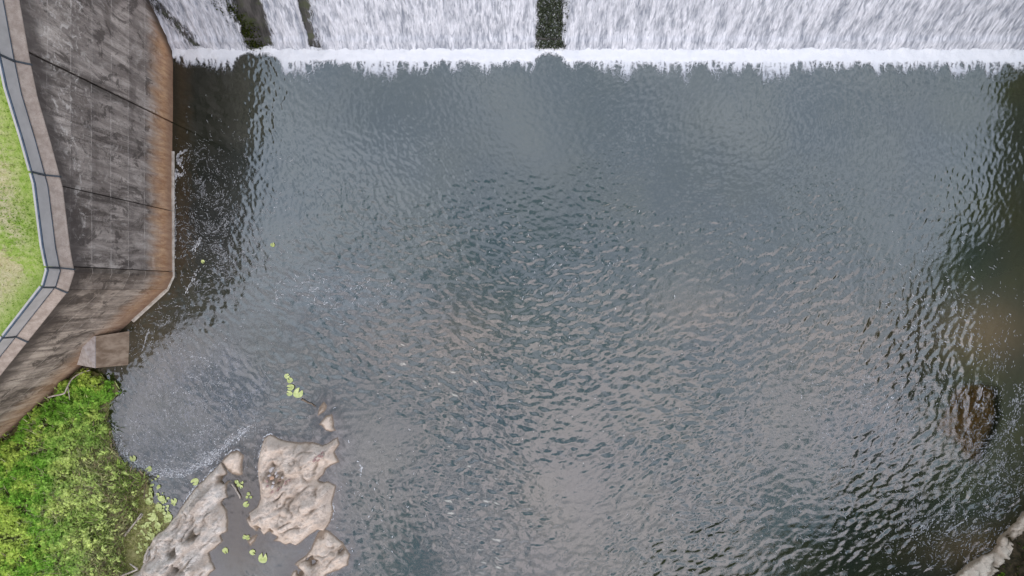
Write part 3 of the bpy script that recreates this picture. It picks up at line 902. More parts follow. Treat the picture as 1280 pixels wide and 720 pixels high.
trail([(141, 530), (150, 562), (165, 578), (190, 591), (228, 591), (258, 579), (275, 565), (292, 548), (310, 535)], 2600, 2.6, .8, .62)
trail([(170, 575), (195, 586), (228, 586), (256, 574), (275, 560)], 700, 4.5, .6, .5)
arcs(60, 264, 236, 8, 46, 1.15, .6, .42)
arcs(22, 262, 300, 10, 40, 1.1, .6, .42)
arcs(90, 235, 512, 20, 98, .82, .66, .56)
arcs(14, 330, 300, 20, 70, .8, .6, .42, 0, 2.2)
for k in range(30):
    t_ = rng.random(); x0 = 1285 - 130 * t_ ** 2 + rng.normal(0, 22); y0 = 450 + 250 * t_
    trail([(x0, y0), (x0 - 4 - 10 * t_, y0 + 9), (x0 - 10 - 20 * t_, y0 + 17), (x0 - 14 - 34 * t_, y0 + 24)], 26, .9, .75, .55)
trail([(232, 366), (240, 352), (246, 340), (247, 338)], 60, .9, .9, .7)
trail([(243, 312), (249, 300), (252, 296)], 70, 1.4, 1.0, .7)
trail([(177, 445), (182, 425), (186, 412)], 80, 1.0, .8, .55)
trail([(1180, 664), (1192, 660), (1205, 652), (1210, 645)], 80, .8, 1.1, .75)
trail([(1105, 515), (1112, 502), (1116, 496)], 50, .9, 1.0, .7)
trail([(1220, 512), (1225, 500), (1230, 484)], 60, 1.2, 1.0, .7)
trail([(1224, 632), (1236, 612), (1246, 590), (1258, 560), (1268, 520), (1276, 480)], 420, 4, .9, .55)
trail([(1135, 672), (1160, 655), (1180, 642)], 160, 3, .9, .55)
trail([(447, 576), (452, 584), (451, 594)], 40, .7, .9, .7)
trail([(219, 224), (221, 214), (223, 218), (227, 219), (230, 215), (229, 209), (225, 205), (222, 201), (222, 195), (225, 191), (229, 190), (233, 188)], 330, .8, .95, .8)
trail([(222, 199), (226, 203), (228, 197)], 60, .8, .8, .6)
trail([(219, 232), (219, 280), (218, 330)], 220, .9, .8, .5)
trail([(322, 596), (325, 566), (331, 546), (338, 542), (352, 549)], 170, .8, .85, .7)
trail([(224, 637), (241, 612), (258, 596), (271, 581), (278, 577)], 200, .8, .85, .75)
trail([(282, 570), (290, 563), (299, 562)], 60, .7, .9, .75)
trail([(413, 653), (418, 640), (416, 628)], 40, .8, .8, .7)
FL = np.concatenate(FL)
xw = (FL[:, 0] - 640) * K; yw = (360 - FL[:, 1]) * K
sdall = np.maximum.reduce([sdist(xw, yw, PP(p)) for p in (MAIN, LOWER, LEFTR, HEADR, SM1, SM2, BANK, LEDGE)])
ok = (sdall < .02) & (FL[:, 0] > 217) | (sdall < .02) & (FL[:, 1] > 366) & (FL[:, 0] > 140) & ((FL[:, 0] - 209) * 191 + (FL[:, 1] - 362) * 209 > 900)
ok &= rng.random(len(FL)) < .25 + .75 * sstep(-.22, .25, fbm(xw * .75, yw * .75, 4, 57))
FL = FL[ok]; xw, yw = xw[ok], yw[ok]
jj = np.clip(np.searchsorted(fx, xw), 1, len(fx) - 1); ii = np.clip(np.searchsorted(fy, yw), 1, len(fy) - 1)
zw = np.maximum(np.maximum(hz[ii, jj], hz[ii - 1, jj - 1]), np.maximum(hz[ii - 1, jj], hz[ii, jj - 1])) + .012
n = len(FL)
lx = FL[:, 2] * FL[:, 4] * K * (.7 + 1.2 * rng.random(n)); ly = -FL[:, 3] * FL[:, 4] * K * (.7 + 1.2 * rng.random(n))
wx = -ly / (np.hypot(lx, ly) + 1e-9) * FL[:, 4] * K * .42; wy = lx / (np.hypot(lx, ly) + 1e-9) * FL[:, 4] * K * .42
V = np.zeros((n, 4, 3))
for k, (a, b) in enumerate(((-1, -.3), (.2, -1), (1, .3), (-.2, 1))):
    V[:, k] = np.stack([xw + a * lx + b * wx, yw + a * ly + b * wy, zw], 1)
C = np.repeat(np.clip(FL[:, 5:6] * np.array([[1.0, 1.0, 1.0]]), 0, .9), 4, 0)
setp(mesh_np('floating_foam', V.reshape(-1, 3), np.arange(4 * n).reshape(n, 4), M_FLECK, cols={'col': C}, smooth=False), kind='stuff')

# ------------------------------------------------------------------ rocks
def rock(poly, hmax, mat, label, ang, name='rock', seed=0, L=.35, strata=.12, step=.055, pits=(), tilt=(0, 0), under=1.0, jag=.03, cat='rock', base=0.0):
    p = PP(poly); mn = p.min(0) - 1.2; mx = p.max(0) + 1.2
    gx = np.arange(mn[0], mx[0], step); gy = np.arange(mn[1], mx[1], step)
    X, Y = np.meshgrid(gx, gy)
    sd = sdist(X, Y, p) + jag * fbm(X * 2.2, Y * 2.2, 3, seed)
    ca, sa = math.cos(ang), math.sin(ang)
    a = X * ca + Y * sa; c = -X * sa + Y * ca
    ins = np.maximum(sd, 0)
    dome = hmax * (1 - np.exp(-ins / L))
    q = c / .75 + 1.1 * fbm(a * .45, c * .7, 3, seed + 2)
    tq = 5.5 * fbm(a * .6 + 3, c * .95, 4, seed + 30); tf = np.floor(tq); terr = .75 * strata * (tf + sstep(.72, 1, tq - tf))
    saw = q - np.floor(q); saw = np.where(saw < .86, saw / .86, (1 - saw) / .14) - .5
    q2 = c / .24 + .8 * fbm(a * .5, c * .9, 3, seed + 12); saw2 = q2 - np.floor(q2); saw2 = np.where(saw2 < .8, saw2 / .8, (1 - saw2) / .2) - .5
    k = 1 - np.exp(-ins / (L * 1.2))
    msk = sstep(-.25, .25, perlin(X * .55, Y * .55, seed + 20))
    h = dome + k * (1.3 * strata * saw * (.15 + .85 * msk) + .3 * strata * saw2 * msk + terr + .22 * hmax * fbm(a * .5, c * 1.0, 4, seed + 4) + .035 * fbm(X * 3.2, Y * 3.2, 4, seed + 6, .6))
    h += k * (tilt[0] * (X - p[:, 0].mean()) + tilt[1] * (Y - p[:, 1].mean()))
    h = np.where(sd > 0, np.maximum(h, .015), sd * under)
    cr = np.abs(perlin(a * .55 + .5 * perlin(X, Y, seed + 40), c * 1.15 + .5 * perlin(X, Y, seed + 41), seed + 42)); cr2 = np.abs(perlin(X * 1.5, Y * 1.5, seed + 43))
    crk = np.exp(-(cr / .06) ** 2) * sstep(-.1, .25, perlin(X * .7, Y * .7, seed + 44)) + .6 * np.exp(-(cr2 / .055) ** 2) * sstep(0, .3, perlin(X * .8, Y * .8, seed + 45))
    h = h - k * strata * 1.5 * np.minimum(crk, 1) * (sd > .05)
    pit = np.minimum(1, .85 * crk * k)  # crack mask for the painted crevice shade
    for bx, by, r, dep in pits:
        cx, cy = P(bx, by); g = np.exp(-((np.hypot(X - cx, (Y - cy) * 1.25) + .55 * r * K * fbm(X * 2.6, Y * 2.6, 4, seed + 9) + .3 * r * K * saw) / (r * K)) ** 4)
        h = h - dep * g * (sd > 0); pit = np.maximum(pit, g)
    h = np.maximum(h, -1.3) + base
    tone = .5 + .5 * np.tanh(2.2 * fbm(a * .5, c * 1.6, 3, seed + 8)) * .8
    F = grid_faces(*X.shape); keep = (sd.ravel()[F] > -1.15).any(1)
    loc = (*p.mean(0), 0)
    o = mesh_np(name, np.stack([X, Y, h], -1), F[keep], mat, {'tone': tone, 'pit': pit}, loc=loc)
    # drop unused vertices
    import bmesh
    bm = bmesh.new(); bm.from_mesh(o.data)
    bmesh.ops.delete(bm, geom=[v for v in bm.verts if not v.link_faces], context='VERTS')
    bm.to_mesh(o.data); bm.free()
    return setp(o, label, cat), (gx, gy, h)


_, GM = rock(MAIN, .78, M_ROCK, 'broad pale flat rock with broken stones in its hollow, standing in the pool', STR, seed=1, L=.34, strata=.135,
             pits=((347, 596, 13, .16), (314, 646, 5, .25), (323, 657, 5, .2), (340, 661, 4, .22), (404, 599, 5, .2), (390, 672, 6, .1)))
rock(LOWER, .42, M_ROCK, 'pale jagged rock with a mossy wet hollow, just below the broad flat rock', STR, seed=3, L=.28, strata=.15,
     pits=((391, 701, 9, .22), (376, 716, 6, .2), (428, 690, 5, .1)))
rock(LEFTR, .95, M_ROCK_G, 'long grey weathered rock spur between the leafy bank and the pool', math.radians(48), seed=5, L=.50, strata=.22,
     pits=((281, 598, 8, .35), (284, 628, 6, .4), (246, 665, 6, .12), (222, 689, 8, .2)), jag=.07)
rock(HEADR, .30, M_ROCK, 'small tan rock at the tip of the long grey spur', math.radians(60), seed=7, L=.25, strata=.07, under=.7)
rock(SM1, .22, M_ROCK, 'smaller of two little rocks breaking the surface above the broad flat rock', math.radians(60), seed=9, L=.18, strata=.05, step=.035)
rock(SM2, .28, M_ROCK, 'larger of two little rocks breaking the surface above the broad flat rock', math.radians(40), seed=11, L=.2, strata=.06, step=.035)
rock(SM3, .16, M_ROCK, 'little tan stone beside lily pads between the spur and the broad flat rock', math.radians(40), seed=13, L=.15, strata=.04, step=.03)
_, GLD = rock(LEDGE, .55, M_ROCK_L, 'pale rock ledge with soil and weeds on the far bank of the pool', math.radians(52), seed=15, L=.5, strata=.2, jag=.08, step=.07)
rock(DROWN, .25, M_ROCK_S, 'rusty brown rock slab lying under the water near the far bank', 0, name='sunken_rock', seed=17, L=.3, strata=.04, base=-.62, step=.09)


def hgt_at(G, x, y):
    i = int(np.clip((y - G[1][0]) / (G[1][1] - G[1][0]), 0, len(G[1]) - 1)); j = int(np.clip((x - G[0][0]) / (G[0][1] - G[0][0]), 0, len(G[0]) - 1))
    return float(G[2][i, j])


import bmesh
def stone(px, py, sx, sy, sz, rot, mat, label, group, G, seed):
    bm = bmesh.new(); bmesh.ops.create_icosphere(bm, subdivisions=2, radius=1)
    r = random.Random(seed)
    planes = [(np.array([r.gauss(0, 1) for _ in range(3)]), .55 + .25 * r.random()) for _ in range(9)]
    for v in bm.verts:
        c = np.array(v.co)
        for nrm, d in planes:
            nn = nrm / np.linalg.norm(nrm); q = c.dot(nn)
            if q > d: c = c - nn * (q - d)
        v.co = (c[0] * sx, c[1] * sy, c[2] * sz)
    me = bpy.data.meshes.new('loose_stone'); bm.to_mesh(me); bm.free()
    x, y = P(px, py)
    o = link('loose_stone', me, mat, None, (x, y, hgt_at(G, x, y) + sz * .35)); o.rotation_euler = (r.uniform(-.2, .2), r.uniform(-.2, .2), rot)
    return setp(o, label, 'stone', group)


g1 = 'broken stones in the hollow of the broad flat rock'
pw = 'pale broken stone in the hollow of the broad flat rock'; pk = 'pinkish broken stone in the hollow of the broad flat rock'
for k, (a, b, s1, s2, m) in enumerate([(343, 585, .22, .16, 0), (349, 588, .13, .1, 0), (341, 591, .12, .09, 0), (350, 592, .12, .1, 0), (346, 604, .13, .10, 0), (358, 593, .10, .08, 0),
                                      (347, 599, .10, .10, 0), (339, 597, .09, .12, 1), (354, 597, .15, .07, 1), (362, 599, .16, .06, 1), (357, 605, .14, .06, 1), (344, 612, .20, .07, 1), (340, 603, .1, .08, 1), (366, 596, .13, .06, 1), (351, 609, .18, .06, 1)]):
    stone(a, b, s1, s2, .09, .7 + .5 * math.sin(k * 2.3), M_STONE_W if m == 0 else M_STONE_P, pw if m == 0 else pk, g1, GM, k)
stone(344, 594, .17, .12, .10, .4, M_STONE_O, 'orange stone among the pale ones in the hollow of the broad flat rock', g1, GM, 40)
g2 = 'pinkish rubble near the pointed corner of the broad flat rock'
for k, (a, b) in enumerate([(399, 569), (403, 566), (406, 563), (397, 572), (402, 571), (406, 567)]):
    stone(a, b, .15, .08, .07, .75, M_STONE_P, 'pinkish broken stone near the pointed corner of the broad flat rock', g2, GM, 60 + k)

# ------------------------------------------------------------------ leafy bank, lower left
gx = np.arange(-50, -18.6, .14); gy = np.arange(-24, -4.4, .14)
X, Y = np.meshgrid(gx, gy)
bd = sdist(X, Y, PP(BANK)); md = sdist(X, Y, PP(MUDP))
Hb = np.where(bd > 0, .03 + .9 * (1 - np.exp(-bd / 2.2)) + .12 * fbm(X * .9, Y * .9, 4, 3), bd * .7)
Hm = np.where(md > 0, .03 + .05 * fbm(X * 1.5, Y * 1.5, 3, 9) + .04 * np.minimum(md, 1), md * .5)
Hg = np.maximum(np.maximum(Hb, Hm), -1.2)
F = grid_faces(*X.shape); keep = (np.maximum(bd, md).ravel()[F] > -1.6).any(1)
setp(mesh_np('river_bank', np.stack([X, Y, Hg], -1), F[keep], M_MUD), kind='structure')


def bank_h(x, y):
    ii = np.clip(((y - gy[0]) / .14).astype(int), 0, len(gy) - 1); jj = np.clip(((x - gx[0]) / .14).astype(int), 0, len(gx) - 1)
    return Hg[ii, jj], bd[ii, jj]


def leaves(n, x, y, z, size, cols, flat=.5, asp=.5):
    a = rng.random(n) * 2 * math.pi; tilt = rng.normal(0, flat, n); roll = rng.normal(0, flat, n)
    s_ = size * (.55 + .9 * rng.random(n))
    ux, uy, uz = np.cos(a) * np.cos(tilt), np.sin(a) * np.cos(tilt), np.sin(tilt)
    vx, vy, vz = -np.sin(a) * np.cos(roll), np.cos(a) * np.cos(roll), np.sin(roll)
    V = np.zeros((n, 4, 3)); c = np.stack([x, y, z], 1)
    U = np.stack([ux, uy, uz], 1) * s_[:, None]; W = np.stack([vx, vy, vz], 1) * (s_ * asp)[:, None]
    V[:, 0] = c - U * .5; V[:, 1] = c + W * .5 - U * .05; V[:, 2] = c + U * .5; V[:, 3] = c - W * .5 - U * .05
    return V.reshape(-1, 3), np.arange(4 * n).reshape(n, 4), np.repeat(cols, 4, 0)


n = 210000
x = -33 + rng.random(n) * 13.8; y = -18.8 + rng.random(n) * 14.2
z0, d0 = bank_h(x, y)
pxx, pyy = x / K + 640, 360 - y / K
nz = fbm(x * .55, y * .55, 4, 71); cl = fbm(x * 1.7, y * 1.7, 3, 72)
grassy = sstep(40, 165, pxx + 60 * nz + 30 * cl) * sstep(480, 580, pyy)
dens = np.clip(.9 + 1.0 * cl - .62 * grassy - .35 * sstep(112, 160, pxx), 0, 1) * sstep(-.12, .25, d0 + .7 * cl - .1)
hole = (np.exp(-(((pxx - 122) / 10) ** 2 + ((pyy - 648) / 8) ** 2)) + .8 * np.exp(-(((pxx - 88) / 9) ** 2 + ((pyy - 590) / 7) ** 2)) + .8 * np.exp(-(((pxx - 122) / 14) ** 2 + ((pyy - 575) / 12) ** 2))
        + .8 * np.exp(-(((pxx - 45) / 10) ** 2 + ((pyy - 690) / 8) ** 2)) + .7 * np.exp(-(((pxx - 135) / 12) ** 2 + ((pyy - 705) / 12) ** 2)))
dens *= 1 - np.clip(1.3 * hole, 0, 1)
dens *= 1 - .9 * sstep(.16, .42, fbm(x * 1.0, y * 1.0, 4, 77))
ok = (rng.random(n) < dens) & (d0 > -.15)
x, y, z0, d0, nz, cl, grassy, pxx, pyy = [q[ok] for q in (x, y, z0, d0, nz, cl, grassy, pxx, pyy)]; n = len(x)
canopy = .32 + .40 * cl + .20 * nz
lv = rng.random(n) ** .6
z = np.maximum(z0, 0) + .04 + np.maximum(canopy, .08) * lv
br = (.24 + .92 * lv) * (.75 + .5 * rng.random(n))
g1c = np.array([.24, .47, .06]); g2c = np.array([.50, .62, .12]); g3c = np.array([.62, .70, .25])
m2 = sstep(-.15, .35, nz + .25 * rng.normal(0, 1, n) * .5 + .25 * sstep(560, 680, pyy) * sstep(120, 20, pxx))
c = g1c[None] * (1 - m2[:, None]) + g2c[None] * m2[:, None]
c = c * (1 - grassy[:, None]) + g3c[None] * grassy[:, None]
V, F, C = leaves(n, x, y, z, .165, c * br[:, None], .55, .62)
# grasses
n = 70000
x = -33 + rng.random(n) * 13.8; y = -18.8 + rng.random(n) * 14.2
z0, d0 = bank_h(x, y); pxx, pyy = x / K + 640, 360 - y / K
nz = fbm(x * .6, y * .6, 4, 81)
gr = sstep(40, 150, pxx + 60 * nz) * sstep(490, 570, pyy) * .95 + .06
ok = (rng.random(n) < gr * np.clip(.75 + 1.3 * fbm(x * 1.5, y * 1.5, 3, 83), .03, 1)) & (d0 > -.05)
x, y, z0, nz, pyy, pxx = [q[ok] for q in (x, y, z0, nz, pyy, pxx)]; n = len(x)
mm = sstep(-.2, .3, nz + rng.normal(0, .12, n))[:, None]
c = np.array([[.52, .68, .18]]) * (1 - mm) + np.array([[.80, .80, .42]]) * mm
brown = (rng.random(n) < .10 + .25 * sstep(105, 150, pxx))[:, None]
c = np.where(brown, np.array([[.50, .40, .27]]), c) * (.40 + .75 * rng.random((n, 1)))
V2, F2, C2 = blades(n, x, y, np.maximum(z0, 0), .14, .62, .021, c, 1.3)
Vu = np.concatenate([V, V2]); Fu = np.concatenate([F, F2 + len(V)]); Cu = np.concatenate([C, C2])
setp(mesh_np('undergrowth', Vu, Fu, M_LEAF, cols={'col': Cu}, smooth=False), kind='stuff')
# thin weed on the mud
n = 9000
x = (145 + rng.random(n) * 75 - 640) * K; y = (360 - (595 + rng.random(n) * 130)) * K
q = sdist(x, y, PP(MUDP)); ok = (q > .05) & (rng.random(n) < .5 + .9 * fbm(x, y, 3, 91)); x, y = x[ok], y[ok]; n = len(x)
V, F, C = leaves(n, x, y, .06 + .10 * rng.random(n), .07, np.array([[.42, .44, .14]]) * (.25 + 1.0 * rng.random((n, 1))), .4, .5)
setp(mesh_np('mud_weed', V, F, M_LEAF, cols={'col': C}, smooth=False), kind='stuff')

# soil and weeds on the far ledge
SOIL = [(1246, 724), (1252, 713), (1262, 704), (1270, 694), (1278, 682), (1290, 668), (1340, 640), (1372, 640), (1372, 805), (1246, 805)]
p = PP(SOIL, .75); sgx = np.arange(p[:, 0].min(), p[:, 0].max(), .1); sgy = np.arange(p[:, 1].min(), p[:, 1].max(), .1)
X, Y = np.meshgrid(sgx, sgy); s1 = sdist(X, Y, p) + .1 * fbm(X * 2, Y * 2, 3, 5)
hl = np.zeros(X.shape)
li = np.clip(((Y - GLD[1][0]) / .07).astype(int), 0, len(GLD[1]) - 1); lj = np.clip(((X - GLD[0][0]) / .07).astype(int), 0, len(GLD[0]) - 1)
hl = GLD[2][li, lj]
Zs = hl + np.clip(s1 * .8, -.3, .25) + .06 * fbm(X * 3, Y * 3, 3, 12)
F = grid_faces(*X.shape); keep = (s1.ravel()[F] > -.2).all(1)
setp(mesh_np('soil', np.stack([X, Y, Zs], -1), F[keep], M_SOIL), kind='structure')
n = 5000
x = p[:, 0].min() + rng.random(n) * 4.5; y = -18 + rng.random(n) * 5
q = sdist(x, y, p); tuft = np.maximum(np.exp(-((x / K + 640 - 1279) ** 2 + (360 - y / K - 683) ** 2) / 60), np.exp(-((x / K + 640 - 1243) ** 2 + (360 - y / K - 718) ** 2) / 60))
ok = rng.random(n) < np.maximum(tuft, .20 * (q > .1)); x, y, tuft = x[ok], y[ok], tuft[ok]; n = len(x)
li = np.clip(((y - GLD[1][0]) / .07).astype(int), 0, len(GLD[1]) - 1); lj = np.clip(((x - GLD[0][0]) / .07).astype(int), 0, len(GLD[0]) - 1)
gcol = np.where((tuft > .3)[:, None], np.array([[.17, .30, .03]]), np.where((rng.random(n) < .6)[:, None], np.array([[.10, .075, .04]]), np.array([[.06, .08, .02]])))
V, F, C = leaves(n, x, y, GLD[2][li, lj] + .25 + .2 * rng.random(n), .14, gcol * (.5 + .9 * rng.random((n, 1))), .6, .45)
setp(mesh_np('weeds', V, F, M_LEAF, cols={'col': C}, smooth=False), kind='stuff')

# ------------------------------------------------------------------ lily pads
def pad_mesh(seed):
    r = random.Random(seed); n = 22; notch = .22 + .2 * r.random()
    V = [(0, 0, .0)]; F = []
    for k in range(n + 1):
        a = notch + (2 * math.pi - 2 * notch) * k / n
        q = 1 + .06 * math.sin(3 * a + seed) + .04 * r.uniform(-1, 1)
        V.append((q * math.cos(a), q * math.sin(a), .03 + .04 * math.sin(2 * a + seed)))
    for k in range(n): F.append((0, k + 1, k + 2))
    me = bpy.data.meshes.new('lily_pad'); me.from_pydata(V, [], F); me.materials.append(M_PAD)
    m = [1.0] * 1
    return me


PADS = [pad_mesh(k) for k in range(5)]
_pc = [0]
def pad(px, py, r, label, group=None, z=.03):
    me = PADS[_pc[0] % 5]; _pc[0] += 1
    x, y = P(px, py)
    z = max(z, float(max(bank_h(np.array([x]), np.array([y]))[0][0], 0)) + .03) if x > gx[0] and x < gx[-1] and y > gy[0] and y < gy[-1] else z
    o = link('lily_pad', me, None, None, (x, y, z + .004 * (_pc[0] % 5)))
    o.scale = (.93 * r * K, .93 * r * K * random.uniform(.82, 1), .5); o.rotation_euler = (0, 0, random.uniform(0, 6.28))
    return setp(o, label, 'lily pad', group)


ga = 'lily pads clumped above the broad flat rock'
pad(373, 491, 7, 'biggest lily pad of the clump floating above the broad flat rock', ga)
for a, b, r in ((359, 470, 3.6), (362.5, 475, 4.2), (363.5, 484, 5), (362, 491.5, 4.2)):
    pad(a, b, r, 'smaller lily pad in the clump floating above the broad flat rock', ga)
gb = 'lily pads between the rock spur and the broad flat rock'
pad(308, 630, 4.4, 'lone lily pad below the stick beside the rock spur', gb)
pad(282, 688, 4.2, 'lone round lily pad tucked against the lower side of the rock spur', gb)
pad(329, 697, 7, 'largest lily pad between the two rocks, with a dark notch', gb)
pad(316, 690, 4, 'lily pad just beside the largest one between the two rocks', gb)
for a, b, r in ((306, 671, 3), (310, 671.5, 3.2)): pad(a, b, r, 'one of two touching lily pads by the little tan stone', gb)
gb2 = 'lily pads beside the stick at the rock spur'
for a, b, r in ((296, 602, 2.6), (299, 605, 2.6), (302, 608, 2.6), (298, 607, 2), (303, 603, 2), (311, 617, 2.4), (314, 621, 2), (309, 621, 2)):
    pad(a, b, r, 'small lily pad in the loose cluster beside the stick at the rock spur', gb2)
pad(244, 602, 5.4, 'lone ragged lily pad on the scummy water above the rock spur')
pad(166.5, 573, 4.6, 'lone lily pad on the scummy water at the leafy bank')
pad(149, 573, 3.6, 'lily pad half hidden at the edge of the leafy bank')
pad(187, 586, 4, 'lily pad at the white foam line next to the leafy bank')
pad(254, 327, 2.6, 'yellow-green leaf floating on dark water near the concrete wall')
pad(341, 306, 3.0, 'yellow-green leaf floating alone on the open grey water')
gc = 'lily pads crowded between the leafy bank and the rock spur'
crowd = [(187, 626, 5), (199, 634, 5.5), (191, 645, 6.5), (195, 648, 5), (211, 647, 5.5), (218, 626, 4), (198, 656, 4.6), (190, 670, 5.2), (202, 623, 4), (185, 655, 3.6)]
r_ = random.Random(5)
base = [(183, 600), (190, 612), (198, 622), (206, 634), (212, 646), (204, 655), (194, 661), (186, 668), (180, 680), (176, 660)]
for k in range(125):
    a, b = base[k % 10]; crowd.append((a + r_.gauss(0, 6), b + r_.gauss(0, 7), r_.uniform(1.0, 2.6)))
for a, b, r in crowd:
    if sdist(np.array([P(a, b)[0]]), np.array([P(a, b)[1]]), PP(LEFTR))[0] > -.1: continue
    pad(a, b, r, 'pale green lily pad in the crowded patch between the leafy bank and the rock spur', gc)
gd = 'lily pads in the muddy margin of the leafy bank'
for a, b, r in ((138, 684, 2.8), (143, 696, 3.6), (155, 635, 3), (160, 633, 2), (141, 683, 2.4), (136, 688, 2)):
    pad(a, b, r, 'lily pad in the muddy margin at the edge of the leafy bank', gd)

# ------------------------------------------------------------------ branches
def branch(pts, r0, r1, mat, label, z=.1, twigs=()):
    q = []
    for i, t in enumerate(pts):
        zz = t[2] if len(t) > 2 else z
        q.append((*P(t[0], t[1]), zz))
    q = np.array(q); d = np.linspace(0, 1, len(q)); m = np.linspace(0, 1, len(q) * 4)
    q = np.stack([np.interp(m, d, q[:, k]) for k in range(3)], 1)
    q[1:-1] = (q[:-2] + 2 * q[1:-1] + q[2:]) / 4
    q += np.stack([perlin(m * 7, m * 0, 3), perlin(m * 7, m * 0 + 5, 4), 0 * m], 1) * .05
    V, F = tube(q, np.linspace(r0, r1, len(q)))
    for tw in twigs:
        a = np.array([(*P(t[0], t[1]), t[2]) for t in tw]); V2, F2 = tube(a, np.linspace(r1 * 1.2, r1 * .5, len(a)), 5)
        F += [tuple(i + len(V) for i in f) for f in F2]; V += V2
    c = q.mean(0)
    return setp(mesh_py('fallen_branch', V, F, mat, None, tuple(c), smooth=True), label, 'branch')


branch([(73, 493, .9), (84, 491, .95), (94, 489, .95), (97, 480, .9), (100, 472, .8), (108, 465, .6), (119, 461, .5)], .05, .035, M_WOOD,
       'bleached bent branch lying on green leaves at the foot of the concrete wall', twigs=[[(97, 480, .9), (98, 490, .85), (98, 497, .8)]])
branch([(158, 668, .2), (166, 658, .2), (173, 649, .18), (179, 640, .15)], .07, .045, M_WOOD, 'straight pale stick lying on olive mud beside the lily pads', twigs=[[(173, 649, .2), (178, 646, .2), (181, 641, .2)]])
branch([(181, 622, .1), (182, 611, .1), (184, 600, .1)], .035, .02, M_TWIG, 'thin brown stick standing out of the water above the lily patch')
branch([(150, 720, .35), (160, 715, .4), (170, 711, .45), (178, 707, .5)], .06, .05, M_WOOD, 'curved bleached branch running onto the lower end of the rock spur', twigs=[[(178, 707, .5), (172, 703, .5), (168, 700, .5)]])
branch([(186, 699, .45), (187, 690, .4), (191, 680, .35)], .10, .05, M_WOOD, 'stout pale driftwood leaning on the rock spur by the lily patch', twigs=[[(186, 699, .45), (190, 695, .45), (190, 687, .45)]])
branch([(301, 622, .06), (296, 612, .1), (291, 603, .2)], .05, .035, M_WOOD, 'short pale stick poking from the water at the tip of the rock spur')
branch([(122, 535, .5), (130, 543, .4), (138, 552, .3), (144, 556, .2)], .03, .015, M_TWIG, 'thin dark twig reaching from the leafy bank over the scummy water')
branch([(377, 499, .03), (383, 502, .05), (390, 505, .05), (395, 508, .03)], .06, .03, M_TWIG, 'dark sunken stick between the lily pad clump and the little rocks')

# ------------------------------------------------------------------ far bank and woods (seen in the photo as dark reflections)
gx2 = np.arange(29, 75, 1.0); gy2 = np.arange(-45, 16, 1.0)
X, Y = np.meshgrid(gx2, gy2)
edge = 31.8 + 1.2 * perlin(Y * .2, Y * 0, 3)
Zb = np.clip((X - edge) * .5, -1.2, 7) + .4 * fbm(X * .3, Y * .3, 3, 7)
setp(mesh_np('far_bank', np.stack([X, Y, Zb], -1), grid_faces(*X.shape), M_SOIL), kind='structure')
gx2 = np.arange(-2, 75, 1.0); gy2 = np.arange(-60, -24.0, 1.0)
X, Y = np.meshgrid(gx2, gy2)
Zb = np.clip((-26.5 - Y) * .5 + np.minimum(0, (X - 16) * .25), -1.3, 5) + .3 * fbm(X * .3, Y * .3, 3, 9)
setp(mesh_np('far_bank', np.stack([X, Y, Zb], -1), grid_faces(*X.shape), M_SOIL), kind='structure')
TR = [(36.5, 12.5, 11.5), (37.5, 9, 12.5), (36.5, 5.6, 11.5), (36, 2.6, 13), (35, -.6, 14.5), (35, -3.8, 15.5), (35.5, -6.8, 14.5), (36.2, -10, 14.5), (37.5, -13.5, 13), (34, -17, 15), (31, -20, 17.5), (27.5, -22.3, 18), (24, -24, 17.5), (20, -26, 16), (15.5, -28, 14.5)]
Vt, Ft, Ct = [], [], []; off = 0
for k, (tx, ty, th_) in enumerate(TR):
    n = 4200; R = th_ * .24
    # lumps of foliage around limb ends
    nl = 22; lc = rng.normal(0, 1, (nl, 3)); lc /= np.linalg.norm(lc, axis=1)[:, None]; lc *= (R * .8 * rng.random(nl) ** .4)[:, None]
    lc[:, 2] = lc[:, 2] * 1.45
    w = rng.integers(0, nl, n); o = rng.normal(0, R * .24, (n, 3))
    x = tx + lc[w, 0] + o[:, 0]; y = ty + lc[w, 1] + o[:, 1]; z = th_ * .62 + lc[w, 2] + o[:, 2]
    z = np.maximum(z, 1.0)
    V, F, C = leaves(n, x, y, z, .55, np.array([[.07, .11, .03]]) * (.5 + rng.random((n, 1))), .8, .7)
    Vt.append(V); Ft.append(F + off); Ct.append(C); off += len(V)
    V, F = tube([(tx, ty, 0), (tx + .1, ty, th_ * .3), (tx, ty + .2, th_ * .6), (tx, ty, th_ * .85)], [.35, .28, .17, .05], 8)
    F = [f for f in F if len(f) == 4]
    Vt.append(np.array(V)); Ft.append(np.array(F) + off); Ct.append(np.full((len(V), 3), .05)); off += len(V)
setp(mesh_np('woods', np.concatenate(Vt), np.concatenate(Ft), M_LEAF, cols={'col': np.concatenate(Ct)}, smooth=False), kind='stuff')

# ------------------------------------------------------------------ sky, sun, camera
SUN_EL, SUN_AZ = math.radians(27), math.radians(200)     # azimuth from +Y (upstream) towards +X
w = bpy.data.worlds.new('World'); scene.world = w; w.use_nodes = True
t = w.node_tree; t.nodes.clear(); s = NT(t)
wo = t.nodes.new('ShaderNodeOutputWorld')
sky = s.n('ShaderNodeTexSky', sky_type='NISHITA'); sky.sun_disc = False; sky.sun_elevation = SUN_EL; sky.sun_rotation = SUN_AZ
d = s.n('ShaderNodeTexCoord').outputs['Generated']
sp = s.n('ShaderNodeSeparateXYZ', {0: d})
zc = s.math('MAXIMUM', sp.outputs[2], .12)
u = s.math('DIVIDE', sp.outputs[0], zc); v = s.math('DIVIDE', sp.outputs[1], zc)
pl = s.n('ShaderNodeCombineXYZ', {0: u, 1: v}).outputs[0]
n1 = s.noise(pl, 2.1, 6, .55, .3); n2 = s.noise(pl, 6.5, 6, .64, .6)
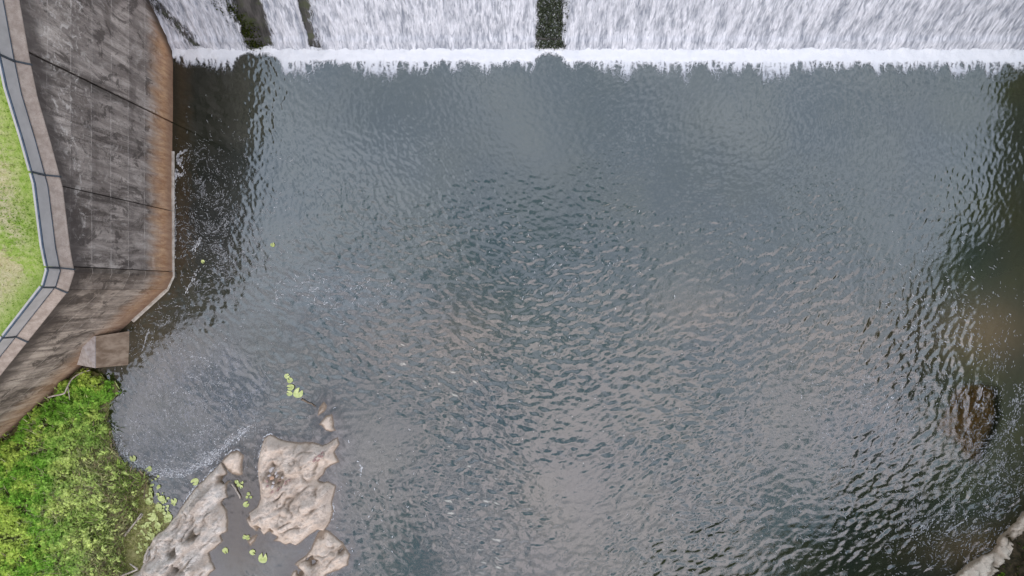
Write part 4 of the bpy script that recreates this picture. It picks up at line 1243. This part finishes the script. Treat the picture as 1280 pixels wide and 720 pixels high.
bright = s.mix(s.ramp(n2, .40, .58), (3.8, 4.5, 5.9), (12.8, 12.4, 13.8))
south = s.ramp(v, .12, -.22)
warm = s.mix(s.math('MULTIPLY', s.ramp(n1, .45, .58), .8), bright, (12.2, 10.9, 11.3))
cloud = s.mix(s.math('MULTIPLY', south, .92), s.mix(s.ramp(n2, .40, .60), (4.8, 5.9, 7.5), (8.4, 9.5, 11.3)), warm)
def gsp(cx, cy, r, k):
    dx = s.math('MULTIPLY', s.math('SUBTRACT', u, cx), 1 / r); dy = s.math('MULTIPLY', s.math('SUBTRACT', v, cy), k / r)
    q = s.math('ADD', s.math('MULTIPLY', dx, dx), s.math('MULTIPLY', dy, dy))
    return s.math('POWER', 2.718, s.math('MULTIPLY', q, -1.0))
gap = s.math('MAXIMUM', gsp(.02, -.03, .20, 1.5), s.math('MULTIPLY', gsp(-.12, -.40, .16, 1.8), .7))
gap = s.math('MAXIMUM', gap, s.math('MULTIPLY', gsp(.40, -.37, .15, 1.3), .95))
gap = s.math('MAXIMUM', gap, s.math('MULTIPLY', gsp(.50, -.07, .12, .9), .85))
gm = s.ramp(s.math('ADD', gap, s.math('MULTIPLY', s.math('SUBTRACT', n2, .5), 1.3)), .35, .75)
blue = s.mix(1.0, sky.outputs[0], (.9, 1.0, 1.05), 'MULTIPLY')
broad = s.noise(pl, 2.6, 3, .5, .2)
br_ = s.ramp(broad, .36, .62, .72, 1.22)
cloud = s.mix(s.math('MAXIMUM', south, .3), cloud, s.n('ShaderNodeCombineColor', {0: br_, 1: br_, 2: br_}).outputs[0], 'MULTIPLY')
colr = s.mix(s.math('MULTIPLY', gm, .95), cloud, s.mix(.85, blue, (1.7, 3.2, 4.2)))
below = s.ramp(sp.outputs[2], -.02, .25)
colr = s.mix(below, (3.4, 3.6, 3.6), colr)
bg = s.n('ShaderNodeBackground', {'Color': colr, 'Strength': .135})
t.links.new(bg.outputs[0], wo.inputs[0])

sl = bpy.data.lights.new('sun', 'SUN'); sl.energy = 1.0; sl.angle = math.radians(50); sl.color = (1, .97, .92)
so = bpy.data.objects.new('sun', sl); COL.objects.link(so); so.location = (-10, 20, 50)
dx, dy, dz = math.sin(SUN_AZ) * math.cos(SUN_EL), math.cos(SUN_AZ) * math.cos(SUN_EL), math.sin(SUN_EL)
from mathutils import Vector
so.rotation_euler = Vector((dx, dy, dz)).to_track_quat('Z', 'Y').to_euler()

cd = bpy.data.cameras.new('camera'); cam = bpy.data.objects.new('camera', cd); COL.objects.link(cam)
cd.sensor_width = 36; cd.lens = 24; cd.clip_end = 500; cam.location = (0, 0, H)
scene.camera = cam
scene.view_settings.view_transform = 'Standard'; scene.view_settings.look = 'None'; scene.view_settings.exposure = 0
scene.cycles.max_bounces = 8; scene.cycles.transparent_max_bounces = 12
